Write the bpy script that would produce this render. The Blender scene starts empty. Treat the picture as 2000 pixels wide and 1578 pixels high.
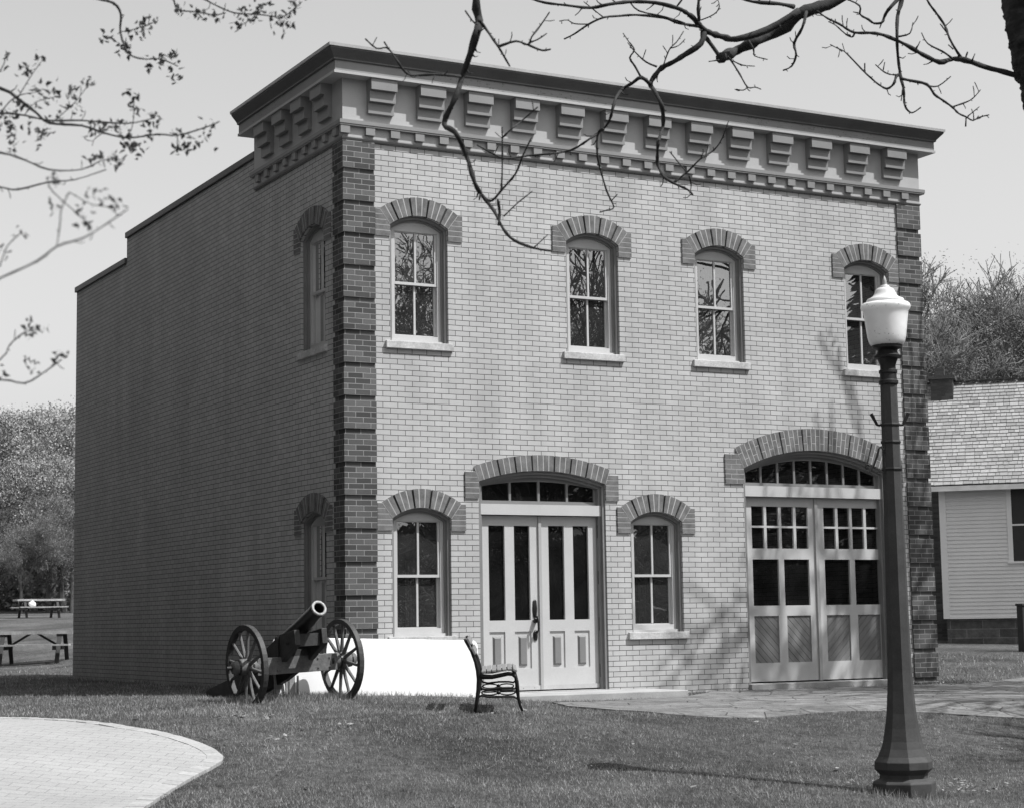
import bpy, bmesh, math, random
import numpy as np
from mathutils import Vector, Matrix
random.seed(7); rng = np.random.default_rng(7)
SC = bpy.context.scene
COL = SC.collection
# ------------------------------------------------------------------ camera
FPX, CAM = 3687.187, Vector((-9.1662, -21.1346, 0.7455))
YAW, PITCH, ROLL = 0.4979, 0.1166, -0.0160
_f = Vector((math.sin(YAW)*math.cos(PITCH), math.cos(YAW)*math.cos(PITCH), math.sin(PITCH)))
_r0 = Vector((math.cos(YAW), -math.sin(YAW), 0)); _u0 = _r0.cross(_f)
_r = _r0*math.cos(ROLL) + _u0*math.sin(ROLL); _u = -_r0*math.sin(ROLL) + _u0*math.cos(ROLL)
cd = bpy.data.cameras.new('camera'); cam = bpy.data.objects.new('camera', cd); COL.objects.link(cam)
cam.matrix_world = Matrix(((_r.x,_u.x,-_f.x,CAM.x),(_r.y,_u.y,-_f.y,CAM.y),(_r.z,_u.z,-_f.z,CAM.z),(0,0,0,1)))
cd.sensor_width = 36; cd.lens = FPX/2000*36; cd.clip_start = .1; cd.clip_end = 3000
cd.dof.use_dof = True; cd.dof.focus_distance = 24; cd.dof.aperture_fstop = 6.3
SC.camera = cam
# ------------------------------------------------------------------ sun and sky
SUNV = Vector((.86, -1.0, 2.0)).normalized()          # towards the sun
EL = math.asin(SUNV.z)
sd = bpy.data.lights.new('sun', 'SUN'); sd.energy = 4.7; sd.angle = math.radians(.53); sd.color = (1, 1, 1)
so = bpy.data.objects.new('sun', sd); COL.objects.link(so); so.location = (20, -25, 50)
so.rotation_euler = SUNV.to_track_quat('Z', 'Y').to_euler()
W = bpy.data.worlds.new('World'); SC.world = W; W.use_nodes = True
nt = W.node_tree; bg = nt.nodes['Background']
sky = nt.nodes.new('ShaderNodeTexSky'); sky.sky_type = 'NISHITA'; sky.sun_disc = False
sky.sun_elevation = EL; sky.sun_rotation = math.atan2(SUNV.x, SUNV.y); sky.air_density = 1.0; sky.dust_density = 2.4; sky.ozone_density = 1
sep = nt.nodes.new('ShaderNodeSeparateColor'); ad = nt.nodes.new('ShaderNodeMath'); ad.operation = 'MULTIPLY_ADD'; ad.inputs[1].default_value = .85
m2 = nt.nodes.new('ShaderNodeMath'); m2.operation = 'MULTIPLY'; m2.inputs[1].default_value = .15
nt.links.new(sky.outputs[0], sep.inputs[0]); nt.links.new(sep.outputs[1], m2.inputs[0])      # black and white film: green and blue response
nt.links.new(sep.outputs[2], ad.inputs[0]); nt.links.new(m2.outputs[0], ad.inputs[2])
nt.links.new(ad.outputs[0], bg.inputs[0]); bg.inputs[1].default_value = .15
vs = SC.view_settings; vs.view_transform = 'Standard'; vs.look = 'None'; vs.gamma = 1; vs.use_curve_mapping = False; vs.exposure = .22
SC.render.engine = 'CYCLES'
SC.cycles.max_bounces = 8; SC.cycles.transparent_max_bounces = 16

def at(u, v, D):
    return CAM + D*(_f + (u-1000)/FPX*_r - (v-789)/FPX*_u)
# ------------------------------------------------------------------ terrain height
def lerp_table(t, xs, ys):
    return float(np.interp(t, xs, ys))
def gz(x, y):
    a = min(1, max(0, x/3.)); a = a*a*(3-2*a)
    base0 = -.055*(1-a) - .168*a-.003*min(max(x-3,0),8)
    if y >= 0:
        l = lerp_table(y, [0, 12, 26, 45, 62, 85, 120, 400], [0, 0, .02, .75, 1.45, 2.6, 3.3, 6])
        r = lerp_table(y, [0, 6, 13.5, 30, 62, 120, 400], [0, .08, .34, .9, 1.6, 3.3, 6])
        b = min(1, max(0, (x-2)/8.)); return base0 + l*(1-b) + r*b
    p = lerp_table(-y, [0, 1.6, 3.6, 5, 6.3, 8.4, 12, 20, 400], [0, -.03, -.08, -.26, -.47, -.62, -.84, -.9, -.9])
    return base0*(1+0*y) + p
def on_ground(u, v):
    lo = None; D = 5.0
    while D < 400:
        P = at(u, v, D)
        if P.z < gz(P.x, P.y):
            a, b = D-.25, D
            for _ in range(20):
                m = (a+b)/2; Q = at(u, v, m)
                if Q.z < gz(Q.x, Q.y): b = m
                else: a = m
            return at(u, v, b)
        D += .25
    return at(u, v, 400)
# ------------------------------------------------------------------ materials
def new_mat(name):
    m = bpy.data.materials.new(name); m.use_nodes = True; n = m.node_tree
    return m, n, n.nodes['Principled BSDF']
def N(n, t, **k):
    x = n.nodes.new('ShaderNode'+t)
    for a, b in k.items(): setattr(x, a, b)
    return x
def noise(n, vec, scale, detail=4, rough=.55):
    x = N(n, 'TexNoise'); x.inputs['Scale'].default_value = scale; x.inputs['Detail'].default_value = detail
    x.inputs['Roughness'].default_value = rough
    if vec is not None: n.links.new(vec, x.inputs['Vector'])
    return x.outputs['Fac']
def ramp(n, fac, a, b, p0=.3, p1=.7):
    r = N(n, 'MapRange'); r.inputs[1].default_value = p0; r.inputs[2].default_value = p1
    r.inputs[3].default_value = a; r.inputs[4].default_value = b; n.links.new(fac, r.inputs[0]); return r.outputs[0]
def mathn(n, op, a, b=None):
    x = N(n, 'Math', operation=op)
    for i, s in enumerate((a, b)):
        if s is None: continue
        if isinstance(s, (int, float)): x.inputs[i].default_value = s
        else: n.links.new(s, x.inputs[i])
    return x.outputs[0]
def bump(n, p, h, strength=.3, dist=.01):
    b = N(n, 'Bump'); b.inputs['Strength'].default_value = strength; b.inputs['Distance'].default_value = dist
    n.links.new(h, b.inputs['Height']); n.links.new(b.outputs[0], p.inputs['Normal'])
def plain(name, v, rough=.6, var=.12, scale=6, metal=0, bmp=.15, fine=60, spec=.4):
    """grey surface with broad staining and fine grain"""
    m, n, p = new_mat(name); tc = N(n, 'TexCoord').outputs['Object']
    a = ramp(n, noise(n, tc, scale), 1-var, 1+var); b = ramp(n, noise(n, tc, fine, 3), 1-var*.6, 1+var*.6)
    c = mathn(n, 'MULTIPLY', mathn(n, 'MULTIPLY', a, b), v)
    n.links.new(c, p.inputs['Base Color']); p.inputs['Roughness'].default_value = rough; p.inputs['Metallic'].default_value = metal
    p.inputs['Specular IOR Level'].default_value = spec
    if bmp: bump(n, p, noise(n, tc, fine, 3), bmp, .004)
    return m
def brick(name, axis, c1, c2, mortar, msize=.0045, bw=.2032, rh=.06773, z0=.737, dz=None, rough=.85, speck=.1, bdist=.006):
    m, n, p = new_mat(name); tc = N(n, 'TexCoord').outputs['Object']
    s = N(n, 'SeparateXYZ'); n.links.new(tc, s.inputs[0]); cb = N(n, 'CombineXYZ')
    wob = mathn(n, 'MULTIPLY', mathn(n, 'SUBTRACT', noise(n, tc, 1.7, 2), .5), .012)
    zz = mathn(n, 'ADD', mathn(n, 'ADD', s.outputs[2], 100*rh-z0), wob)
    n.links.new(mathn(n, 'ADD', mathn(n, 'ADD', s.outputs[0], s.outputs[1]), 100*bw+.003), cb.inputs[0])  ; n.links.new(zz, cb.inputs[1])   # x+y runs on round every corner
    t = N(n, 'TexBrick'); t.inputs['Scale'].default_value = 1; t.inputs['Brick Width'].default_value = bw
    t.inputs['Row Height'].default_value = rh; t.inputs['Mortar Size'].default_value = msize; t.inputs['Mortar Smooth'].default_value = .25
    t.inputs['Bias'].default_value = 0; t.offset = .5
    t.inputs['Color1'].default_value = (c1,)*3+(1,); t.inputs['Color2'].default_value = (c2,)*3+(1,); t.inputs['Mortar'].default_value = (mortar,)*3+(1,)
    n.links.new(cb.outputs[0], t.inputs['Vector'])
    sp = ramp(n, noise(n, tc, 130, 2), 1-speck, 1+speck, .35, .65); mpv = N(n, 'Mapping'); mpv.inputs['Scale'].default_value = (2.2, 2.2, .25); n.links.new(tc, mpv.inputs[0])
    big = mathn(n, 'MULTIPLY', ramp(n, noise(n, tc, .9, 4), .92, 1.07), ramp(n, noise(n, mpv.outputs[0], 1.3, 4), .91, 1.07))
    mx = N(n, 'VectorMath', operation='SCALE'); n.links.new(t.outputs['Color'], mx.inputs[0]); n.links.new(mathn(n, 'MULTIPLY', sp, big), mx.inputs['Scale'])
    n.links.new(mx.outputs[0], p.inputs['Base Color']); p.inputs['Roughness'].default_value = rough; p.inputs['Specular IOR Level'].default_value = .2
    h = mathn(n, 'SUBTRACT', mathn(n, 'MULTIPLY', noise(n, tc, 90, 3), .25), t.outputs['Fac'])
    bump(n, p, h, .8, bdist)
    return m
M = {}
M['brick_front'] = brick('light_brick', 'x', .48, .42, .078, msize=.0042)
M['brick_side'] = M['brick_front']
M['pier_front'] = M['pier_side'] = brick('dark_brick', 'x', .125, .055, .30)
M['vouss'] = plain('voussoir_brick', .145, .85, .3, 9, fine=90, bmp=.3)
M['globe_cap'] = plain('globe_cap_glass', .62, .3, .05, 5)
M['vouss_side'] = M['vouss']
M['mortar_light'] = plain('pale_mortar', .42, .9, .1)
M['gap_shade'] = plain('painted_gap_shade', .04, .9, .1)  # painted shade for the deep gaps between arch bricks
M['trim'] = plain('painted_trim', .37, .55, .05, 2.5)
M['trim_pale'] = plain('painted_frames', .485, .5, .05, 2.5)  # one pale paint for window frames and door leaves
M['trim_dark'] = plain('brown_grey_moulding', .20, .5, .1, 3)
M['corn'] = plain('cornice_paint', .225, .55, .06, 3)
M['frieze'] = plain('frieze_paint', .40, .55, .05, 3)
def mat_worn():
    m, n, p = new_mat('flaking_cornice_paint'); tc = N(n, 'TexCoord').outputs['Object']
    mp = N(n, 'Mapping'); mp.inputs['Scale'].default_value = (1, 1, 2.2); n.links.new(tc, mp.inputs[0])
    fl = mathn(n, 'MULTIPLY', ramp(n, noise(n, mp.outputs[0], 22, 4, .7), 0, 1, .60, .64), ramp(n, noise(n, tc, .7, 2), 0, 1, .50, .56))
    c = mathn(n, 'SUBTRACT', ramp(n, noise(n, tc, 3, 4), .21, .24), mathn(n, 'MULTIPLY', fl, .17)); n.links.new(c, p.inputs['Base Color']); p.inputs['Roughness'].default_value = .6; return m
M['corn_worn'] = mat_worn()
M['panel_and_transom_shade'] = plain('panel_paint_and_transom_shade', .19, .55, .06, 4)  # door panels' own dark paint, and the shade painted on the transoms
M['crown'] = plain('crown_dark_paint', .095, .45, .15, 3)
M['coping'] = plain('coping_metal', .07, .5, .35, 1.2)
M['flash'] = plain('roof_edge_flashing', .45, .4, .1, 3)
M['stone'] = plain('sill_limestone', .46, .8, .22, 5, fine=40)
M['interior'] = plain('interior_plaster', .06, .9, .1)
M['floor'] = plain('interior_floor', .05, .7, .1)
M['curtain'] = plain('curtain_cloth', .20, .9, .1)
M['blind'] = plain('roller_blind', .45, .9, .05)
M['iron'] = plain('black_iron', .012, .42, .3, 12, metal=0, spec=.35)
M['hinge'] = plain('dark_hinge', .03, .5, .1)
M['lamp_paint'] = plain('lamp_post_paint', .068, .55, .15, 7, spec=.1)
M['lamp_dark'] = plain('lamp_capital_iron', .018, .5, .2, 7)
M['slat'] = plain('bench_slat_paint', .20, .55, .12, 14)
M['cann_wood'] = plain('cannon_carriage_paint', .042, .6, .3, 8, bmp=.4)
M['cann_wood2'] = plain('cannon_spoke_wood', .125, .7, .3, 12, bmp=.4)
M['gun'] = plain('gun_iron', .018, .38, .25, 10, spec=.5)
M['gunlip'] = plain('worn_muzzle_lip', .30, .5, .4, 30)
M['white_plastic'] = plain('white_plastic', .84, .4, .01, 2, bmp=.05)
M['leg_metal'] = plain('galvanised_leg', .35, .5, .2, 8)
M['concrete'] = plain('concrete', .34, .85, .18, 3, fine=50)
M['old_wood'] = plain('weathered_wood', .34, .85, .25, 5, fine=40)
M['dark_wood'] = plain('shaded_wood', .05, .8, .25, 5)
M['asph'] = plain('dark_roof_felt', .05, .9, .2)
M['clap'] = plain('white_clapboard_paint', .74, .65, .05, 1.2)
M['clap_trim'] = plain('white_trim_paint', .80, .6, .04, 1.2)
M['post'] = plain('dark_post', .03, .8, .2)

def mat_glass(name, refl, tint, film=.04):
    m, n, p = new_mat(name); n.nodes.remove(p); out = n.nodes['Material Output']
    tc = N(n, 'TexCoord').outputs['Object']
    g = N(n, 'BsdfGlossy'); g.inputs['Roughness'].default_value = .004; g.inputs['Color'].default_value = (1, 1, 1, 1)
    b = N(n, 'Bump'); b.inputs['Strength'].default_value = .05; b.inputs['Distance'].default_value = .01
    n.links.new(noise(n, tc, 2.2, 2), b.inputs['Height']); n.links.new(b.outputs[0], g.inputs['Normal'])
    t = N(n, 'BsdfTransparent'); t.inputs['Color'].default_value = (tint,)*3+(1,)
    fr = N(n, 'Fresnel'); fr.inputs['IOR'].default_value = 1.5
    fac = mathn(n, 'ADD', mathn(n, 'MULTIPLY', fr.outputs[0], 1.2), refl)
    mx = N(n, 'MixShader'); n.links.new(fac, mx.inputs[0]); n.links.new(t.outputs[0], mx.inputs[1]); n.links.new(g.outputs[0], mx.inputs[2])
    df = N(n, 'BsdfDiffuse'); df.inputs['Color'].default_value = (.55,)*3+(1,); m3 = N(n, 'MixShader'); n.links.new(ramp(n, noise(n, tc, 3, 4), film*.6, film*1.4), m3.inputs[0])
    n.links.new(mx.outputs[0], m3.inputs[1]); n.links.new(df.outputs[0], m3.inputs[2]); n.links.new(m3.outputs[0], out.inputs[0]); return m
M['glass'] = mat_glass('window_glass', .20, .5)
M['glass_dark'] = mat_glass('door_glass', .0, .45, .015)

def mat_grass_ground():
    m, n, p = new_mat('lawn_soil'); tc = N(n, 'TexCoord').outputs['Object']
    a = ramp(n, noise(n, tc, .45, 5), .6, 1.35, .35, .65); b = ramp(n, noise(n, tc, 9, 6, .7), .45, 1.5, .3, .7)
    mp = N(n, 'Mapping'); mp.inputs['Scale'].default_value = (1, 1, 1); n.links.new(tc, mp.inputs[0])
    c = ramp(n, noise(n, mp.outputs[0], 55, 4, .8), .5, 1.5, .3, .7)
    v = mathn(n, 'MULTIPLY', mathn(n, 'MULTIPLY', a, b), mathn(n, 'MULTIPLY', c, .115))
    n.links.new(v, p.inputs['Base Color']); p.inputs['Roughness'].default_value = .95; p.inputs['Specular IOR Level'].default_value = .1
    bump(n, p, mathn(n, 'ADD', noise(n, tc, 40, 6, .8), noise(n, tc, 9, 4)), 1, .05); return m
M['ground'] = mat_grass_ground()
def mat_leafy(name, v, spread=.4, trans=.3):
    m, n, p = new_mat(name); tc = N(n, 'TexCoord').outputs['Object']
    g = N(n, 'NewGeometry'); r = ramp(n, g.outputs['Random Per Island'], 1-spread, 1+spread, 0, 1)
    c = mathn(n, 'MULTIPLY', mathn(n, 'MULTIPLY', r, ramp(n, noise(n, tc, 1.1, 5, .65), .55, 1.4)), v)
    n.links.new(c, p.inputs['Base Color']); p.inputs['Roughness'].default_value = .7; p.inputs['Specular IOR Level'].default_value = .2
    t = N(n, 'BsdfTranslucent'); n.links.new(c, t.inputs['Color']); mx = N(n, 'MixShader'); mx.inputs[0].default_value = trans
    out = n.nodes['Material Output']; n.links.new(p.outputs[0], mx.inputs[1]); n.links.new(t.outputs[0], mx.inputs[2]); n.links.new(mx.outputs[0], out.inputs[0]); return m
M['blade'] = mat_leafy('grass_blades', .29, .5, .35)
M['leaf'] = mat_leafy('spring_leaves', .10, .45, .35)
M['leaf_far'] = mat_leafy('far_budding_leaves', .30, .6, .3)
M['leaf_dark'] = mat_leafy('spruce_needles', .035, .4, .1)
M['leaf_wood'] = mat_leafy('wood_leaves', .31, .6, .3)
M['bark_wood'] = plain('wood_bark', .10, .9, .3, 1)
M['dry_leaf'] = mat_leafy('dry_fallen_leaves', .20, .6, .1)
M['bark'] = plain('bark', .026, .9, .45, 9, bmp=.9, fine=45)
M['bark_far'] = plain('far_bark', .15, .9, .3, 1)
def mat_pavers():
    m, n, p = new_mat('paver_bricks'); tc = N(n, 'TexCoord').outputs['Object']
    mp = N(n, 'Mapping'); mp.inputs['Rotation'].default_value = (0, 0, .62); mp.inputs['Location'].default_value = (50, 50, 0); n.links.new(tc, mp.inputs[0])
    t = N(n, 'TexBrick'); t.inputs['Scale'].default_value = 1; t.inputs['Brick Width'].default_value = .23; t.inputs['Row Height'].default_value = .115
    t.inputs['Mortar Size'].default_value = .004; t.inputs['Mortar Smooth'].default_value = .3
    t.inputs['Color1'].default_value = (.325,)*3+(1,); t.inputs['Color2'].default_value = (.35,)*3+(1,); t.inputs['Mortar'].default_value = (.21,)*3+(1,)
    n.links.new(mp.outputs[0], t.inputs['Vector'])
    k = mathn(n, 'MULTIPLY', ramp(n, noise(n, tc, .8, 5), .88, 1.08), ramp(n, noise(n, tc, 45, 4, .7), .88, 1.1))
    mx = N(n, 'VectorMath', operation='SCALE'); n.links.new(t.outputs['Color'], mx.inputs[0]); n.links.new(k, mx.inputs['Scale'])
    n.links.new(mx.outputs[0], p.inputs['Base Color']); p.inputs['Roughness'].default_value = .9
    bump(n, p, mathn(n, 'SUBTRACT', noise(n, tc, 60, 3), t.outputs['Fac']), .6, .006); return m
M['pavers'] = mat_pavers()
def mat_edge():
    m, n, p = new_mat('edging_bricks'); tc = N(n, 'TexCoord').outputs['Object']; g = N(n, 'NewGeometry')
    c = mathn(n, 'MULTIPLY', mathn(n, 'MULTIPLY', ramp(n, g.outputs['Random Per Island'], .9, 1.1, 0, 1), ramp(n, noise(n, tc, 30, 4), .85, 1.12)), .335)
    n.links.new(c, p.inputs['Base Color']); p.inputs['Roughness'].default_value = .9; return m
M['paver_edge'] = mat_edge()
def mat_flag():
    m, n, p = new_mat('flagstones'); tc = N(n, 'TexCoord').outputs['Object']
    wn = N(n, 'VectorMath', operation='ADD'); n.links.new(tc, wn.inputs[0])
    v = N(n, 'TexVoronoi', feature='DISTANCE_TO_EDGE'); v.inputs['Scale'].default_value = 2.1
    mp = N(n, 'Mapping'); mp.inputs['Scale'].default_value = (1, 1.5, 1); n.links.new(tc, mp.inputs[0]); n.links.new(mp.outputs[0], v.inputs['Vector'])
    vc = N(n, 'TexVoronoi'); vc.inputs['Scale'].default_value = 2.1; n.links.new(mp.outputs[0], vc.inputs['Vector'])
    sc = N(n, 'SeparateColor'); n.links.new(vc.outputs['Color'], sc.inputs[0])
    joint = ramp(n, v.outputs['Distance'], .4, 1, .004, .03)
    stone = mathn(n, 'MULTIPLY', ramp(n, sc.outputs[0], .85, 1.12, 0, 1), mathn(n, 'MULTIPLY', ramp(n, noise(n, tc, 2.5, 6, .75), .4, 1.35), ramp(n, noise(n, tc, 30, 4), .8, 1.15)))
    c = mathn(n, 'MULTIPLY', mathn(n, 'MULTIPLY', joint, stone), .185); n.links.new(c, p.inputs['Base Color']); p.inputs['Roughness'].default_value = .9
    bump(n, p, mathn(n, 'ADD', joint, mathn(n, 'MULTIPLY', noise(n, tc, 20, 5, .7), .8)), .9, .02); return m
M['flag'] = mat_flag()
def mat_shingle():
    m, n, p = new_mat('cedar_shingles'); tc = N(n, 'TexCoord').outputs['Object']
    g = N(n, 'NewGeometry'); r = ramp(n, g.outputs['Random Per Island'], .78, 1.2, 0, 1)
    mp = N(n, 'Mapping'); mp.inputs['Scale'].default_value = (9, 9, 1.5); n.links.new(tc, mp.inputs[0])
    c = mathn(n, 'MULTIPLY', mathn(n, 'MULTIPLY', r, ramp(n, noise(n, mp.outputs[0], 3, 4), .8, 1.15)), .28)
    n.links.new(c, p.inputs['Base Color']); p.inputs['Roughness'].default_value = .85; return m
M['shingle'] = mat_shingle()
def mat_rubble():
    m, n, p = new_mat('foundation_stone'); tc = N(n, 'TexCoord').outputs['Object']
    s = N(n, 'SeparateXYZ'); n.links.new(tc, s.inputs[0]); cb = N(n, 'CombineXYZ'); n.links.new(mathn(n, 'ADD', s.outputs[0], 40), cb.inputs[0]); n.links.new(mathn(n, 'ADD', s.outputs[2], 40), cb.inputs[1])
    t = N(n, 'TexBrick'); t.inputs['Scale'].default_value = 1; t.inputs['Brick Width'].default_value = .75; t.inputs['Row Height'].default_value = .21; t.inputs['Mortar Size'].default_value = .012
    t.inputs['Color1'].default_value = (.12,)*3+(1,); t.inputs['Color2'].default_value = (.07,)*3+(1,); t.inputs['Mortar'].default_value = (.16,)*3+(1,); n.links.new(cb.outputs[0], t.inputs['Vector'])
    mx = N(n, 'VectorMath', operation='SCALE'); n.links.new(t.outputs['Color'], mx.inputs[0]); n.links.new(ramp(n, noise(n, tc, 7, 5), .7, 1.3), mx.inputs['Scale'])
    n.links.new(mx.outputs[0], p.inputs['Base Color']); p.inputs['Roughness'].default_value = .9; bump(n, p, noise(n, tc, 14, 5), .8, .02); return m
M['rubble'] = mat_rubble()
def mat_globe():
    m, n, p = new_mat('milk_glass'); tc = N(n, 'TexCoord').outputs['Object']
    s = N(n, 'SeparateXYZ'); n.links.new(tc, s.inputs[0])
    d = ramp(n, noise(n, tc, 38, 4, .7), 0, 1, .60, .70); band = ramp(n, s.outputs[2], 0, 1, 4.14, 4.17); low = ramp(n, s.outputs[2], 1, 0, 3.96, 4.0)
    k = mathn(n, 'SUBTRACT', 1, mathn(n, 'MULTIPLY', mathn(n, 'MULTIPLY', d, mathn(n, 'MAXIMUM', mathn(n, 'MULTIPLY', band, ramp(n, s.outputs[2], 1, 0, 4.2, 4.23)), low)), .55))
    c = mathn(n, 'MULTIPLY', mathn(n, 'MULTIPLY', k, ramp(n, noise(n, tc, 9, 4), .92, 1.03)), .95); n.links.new(c, p.inputs['Base Color'])
    p.inputs['Roughness'].default_value = .3; p.inputs['Subsurface Weight'].default_value = .6; p.inputs['Subsurface Radius'].default_value = (1, 1, 1); p.inputs['Subsurface Scale'].default_value = .16; return m
M['globe'] = mat_globe()
def mat_diag():
    m, n, p = new_mat('painted_panel'); return m
# ------------------------------------------------------------------ mesh building
class MB:
    def __init__(s): s.v = []; s.f = []; s.m = []
    def add(s, vs, fs, mi=0):
        o = len(s.v); s.v += [tuple(v) for v in vs]; s.f += [tuple(i+o for i in f) for f in fs]; s.m += [mi]*len(fs); return s
    def box(s, x0, x1, y0, y1, z0, z1, mi=0, T=None):
        vs = [(x0,y0,z0),(x1,y0,z0),(x1,y1,z0),(x0,y1,z0),(x0,y0,z1),(x1,y0,z1),(x1,y1,z1),(x0,y1,z1)]
        if T: vs = [T(*q) for q in vs]
        return s.add(vs, [(0,3,2,1),(4,5,6,7),(0,1,5,4),(1,2,6,5),(2,3,7,6),(3,0,4,7)], mi)
    def bar(s, a, b, w, h, up=(0,0,1), mi=0, w2=None, h2=None):
        a, b = Vector(a), Vector(b); d = (b-a).normalized(); sd_ = d.cross(Vector(up))
        if sd_.length < 1e-4: sd_ = d.cross(Vector((1,0,0)))
        sd_.normalize(); uu = sd_.cross(d); vs = []
        for p_, ww, hh in ((a, w, h), (b, w2 or w, h2 or h)):
            for i, j in ((-1,-1),(1,-1),(1,1),(-1,1)): vs.append(p_ + sd_*ww/2*i + uu*hh/2*j)
        return s.add(vs, [(0,1,2,3),(7,6,5,4),(0,4,5,1),(1,5,6,2),(2,6,7,3),(3,7,4,0)], mi)
    def prism(s, poly, d0, d1, T, mi=0):
        """poly of (a,z) extruded along depth"""
        n = len(poly); vs = [T(a, d0, z) for a, z in poly] + [T(a, d1, z) for a, z in poly]
        fs = [tuple(range(n)), tuple(range(2*n-1, n-1, -1))] + [(i, i+n, (i+1) % n+n, (i+1) % n) for i in range(n)]
        return s.add(vs, fs, mi)
    def lathe(s, prof, n=24, T=None, mi=0, off=0.0):
        vs = []; k = len(prof)
        for r, z in prof:
            for i in range(n):
                a = 2*math.pi*(i+off)/n; q = (r*math.cos(a), r*math.sin(a), z); vs.append(T(*q) if T else q)
        fs = [(j*n+i, j*n+(i+1) % n, (j+1)*n+(i+1) % n, (j+1)*n+i) for j in range(k-1) for i in range(n)]
        fs += [tuple(range(n-1, -1, -1)), tuple((k-1)*n+i for i in range(n))]
        return s.add(vs, fs, mi)
    def tube(s, pts, rad, n=6, mi=0, caps=True):
        pts = [Vector(p) for p in pts]; k = len(pts)
        if isinstance(rad, (int, float)): rad = [rad]*k
        vs = []; ref = None
        for i, p_ in enumerate(pts):
            d = (pts[min(i+1, k-1)] - pts[max(i-1, 0)]); d = d.normalized() if d.length > 1e-9 else Vector((0,0,1))
            if ref is None: ref = d.orthogonal().normalized()
            ref = (ref - d*ref.dot(d)); ref = ref.normalized() if ref.length > 1e-6 else d.orthogonal().normalized(); b = d.cross(ref)
            for j in range(n):
                a = 2*math.pi*j/n; vs.append(p_ + (ref*math.cos(a)+b*math.sin(a))*rad[i])
        fs = [(j*n+i, j*n+(i+1) % n, (j+1)*n+(i+1) % n, (j+1)*n+i) for j in range(k-1) for i in range(n)]
        if caps: fs += [tuple(range(n-1, -1, -1)), tuple((k-1)*n+i for i in range(n))]
        return s.add(vs, fs, mi)
    def strips(s, x0, x1, z0, z1, holes, d0, d1, T, mi=0, extra=()):
        """slab (a: x0..x1, z: z0..z1) minus holes; hole = (a0,a1,bottom,topfn)"""
        xs = {x0, x1, *extra}
        for h in holes:
            k = 16 if h[4] else 1
            xs |= {h[0]+(h[1]-h[0])*i/k for i in range(k+1)}
        zt = z1 if callable(z1) else (lambda a: z1); zb = z0 if callable(z0) else (lambda a: z0)
        if callable(z1) or callable(z0): xs |= {x0+(x1-x0)*i/16 for i in range(17)}
        xs = sorted(x for x in xs if x0-1e-9 <= x <= x1+1e-9); ys = [xs[0]]
        for x in xs[1:]:
            if x-ys[-1] > 1e-6: ys.append(x)
        for a, b in zip(ys, ys[1:]):
            mid = (a+b)/2; cur = [(zb(a), zb(b))]; segs = []
            for h in sorted([h for h in holes if h[0] < mid < h[1]], key=lambda h: h[2]):
                segs.append((cur[0], (h[2], h[2]))); cur = [(h[3](a), h[3](b))]
            segs.append((cur[0], (zt(a), zt(b))))
            for (la, lb), (ta, tb) in segs:
                if ta-la < 1e-5 and tb-lb < 1e-5: continue
                s.prism([(a, la), (b, lb), (b, tb), (a, ta)], d0, d1, T, mi)
        return s
    def build(s, name, mats, parent=None, smooth=False, fix=True, bevel=0):
        me = bpy.data.meshes.new(name); me.from_pydata(s.v, [], s.f)
        mats = mats if isinstance(mats, (list, tuple)) else [mats]
        for m in mats: me.materials.append(M[m] if isinstance(m, str) else m)
        if len(mats) > 1: me.polygons.foreach_set('material_index', s.m)
        if smooth: me.polygons.foreach_set('use_smooth', [True]*len(s.f))
        if fix:
            bm = bmesh.new(); bm.from_mesh(me); bmesh.ops.recalc_face_normals(bm, faces=bm.faces); bm.to_mesh(me); bm.free()
        me.update(); o = bpy.data.objects.new(name, me); COL.objects.link(o)
        if parent: o.parent = parent
        if bevel:
            b = o.modifiers.new('bevel', 'BEVEL'); b.width = bevel; b.segments = 2; b.limit_method = 'ANGLE'
        return o
def empty(name, loc=(0,0,0), rz=0):
    o = bpy.data.objects.new(name, None); COL.objects.link(o); o.location = loc; o.rotation_euler = (0,0,rz); o.empty_display_size = .2; return o
def tag(o, label=None, cat=None, group=None, kind=None):
    if label: o['label'] = label
    if cat: o['category'] = cat
    if group: o['group'] = group
    if kind: o['kind'] = kind
    return o
def copy_tree(o, parent=None):
    c = o.copy(); COL.objects.link(c)
    if parent: c.parent = parent
    for ch in list(o.children): copy_tree(ch, c)
    return c
TF = lambda a, d, z: (a, d, z)       # front wall: a = x, depth = +y
TS = lambda a, d, z: (d, a, z)       # side wall: a = y, depth = +x
# ------------------------------------------------------------------ ground
def axis(lo, hi, step, far):
    a = list(np.arange(lo, hi+1e-6, step)); s_ = step
    while a[-1] < far: s_ *= 1.35; a.append(a[-1]+s_)
    s_ = step
    while a[0] > -far: s_ *= 1.35; a.insert(0, a[0]-s_)
    return a
gx, gy = axis(-14, 16, .4, 900), axis(-22, 16, .4, 900)
nz = lambda x, y: .02*math.sin(x*1.3+1.1*math.sin(y*.9))*math.sin(y*1.1+.7*math.sin(x*.7))
g = MB(); g.v = [(x, y, gz(x, y)) for y in gy for x in gx]; nx = len(gx)
g.f = [(j*nx+i, j*nx+i+1, (j+1)*nx+i+1, (j+1)*nx+i) for j in range(len(gy)-1) for i in range(nx-1)]; g.m = [0]*len(g.f)
tag(g.build('ground', 'ground', smooth=True, fix=False), 'mown lawn sloping gently around the brick building', 'lawn', kind='structure')
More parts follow.
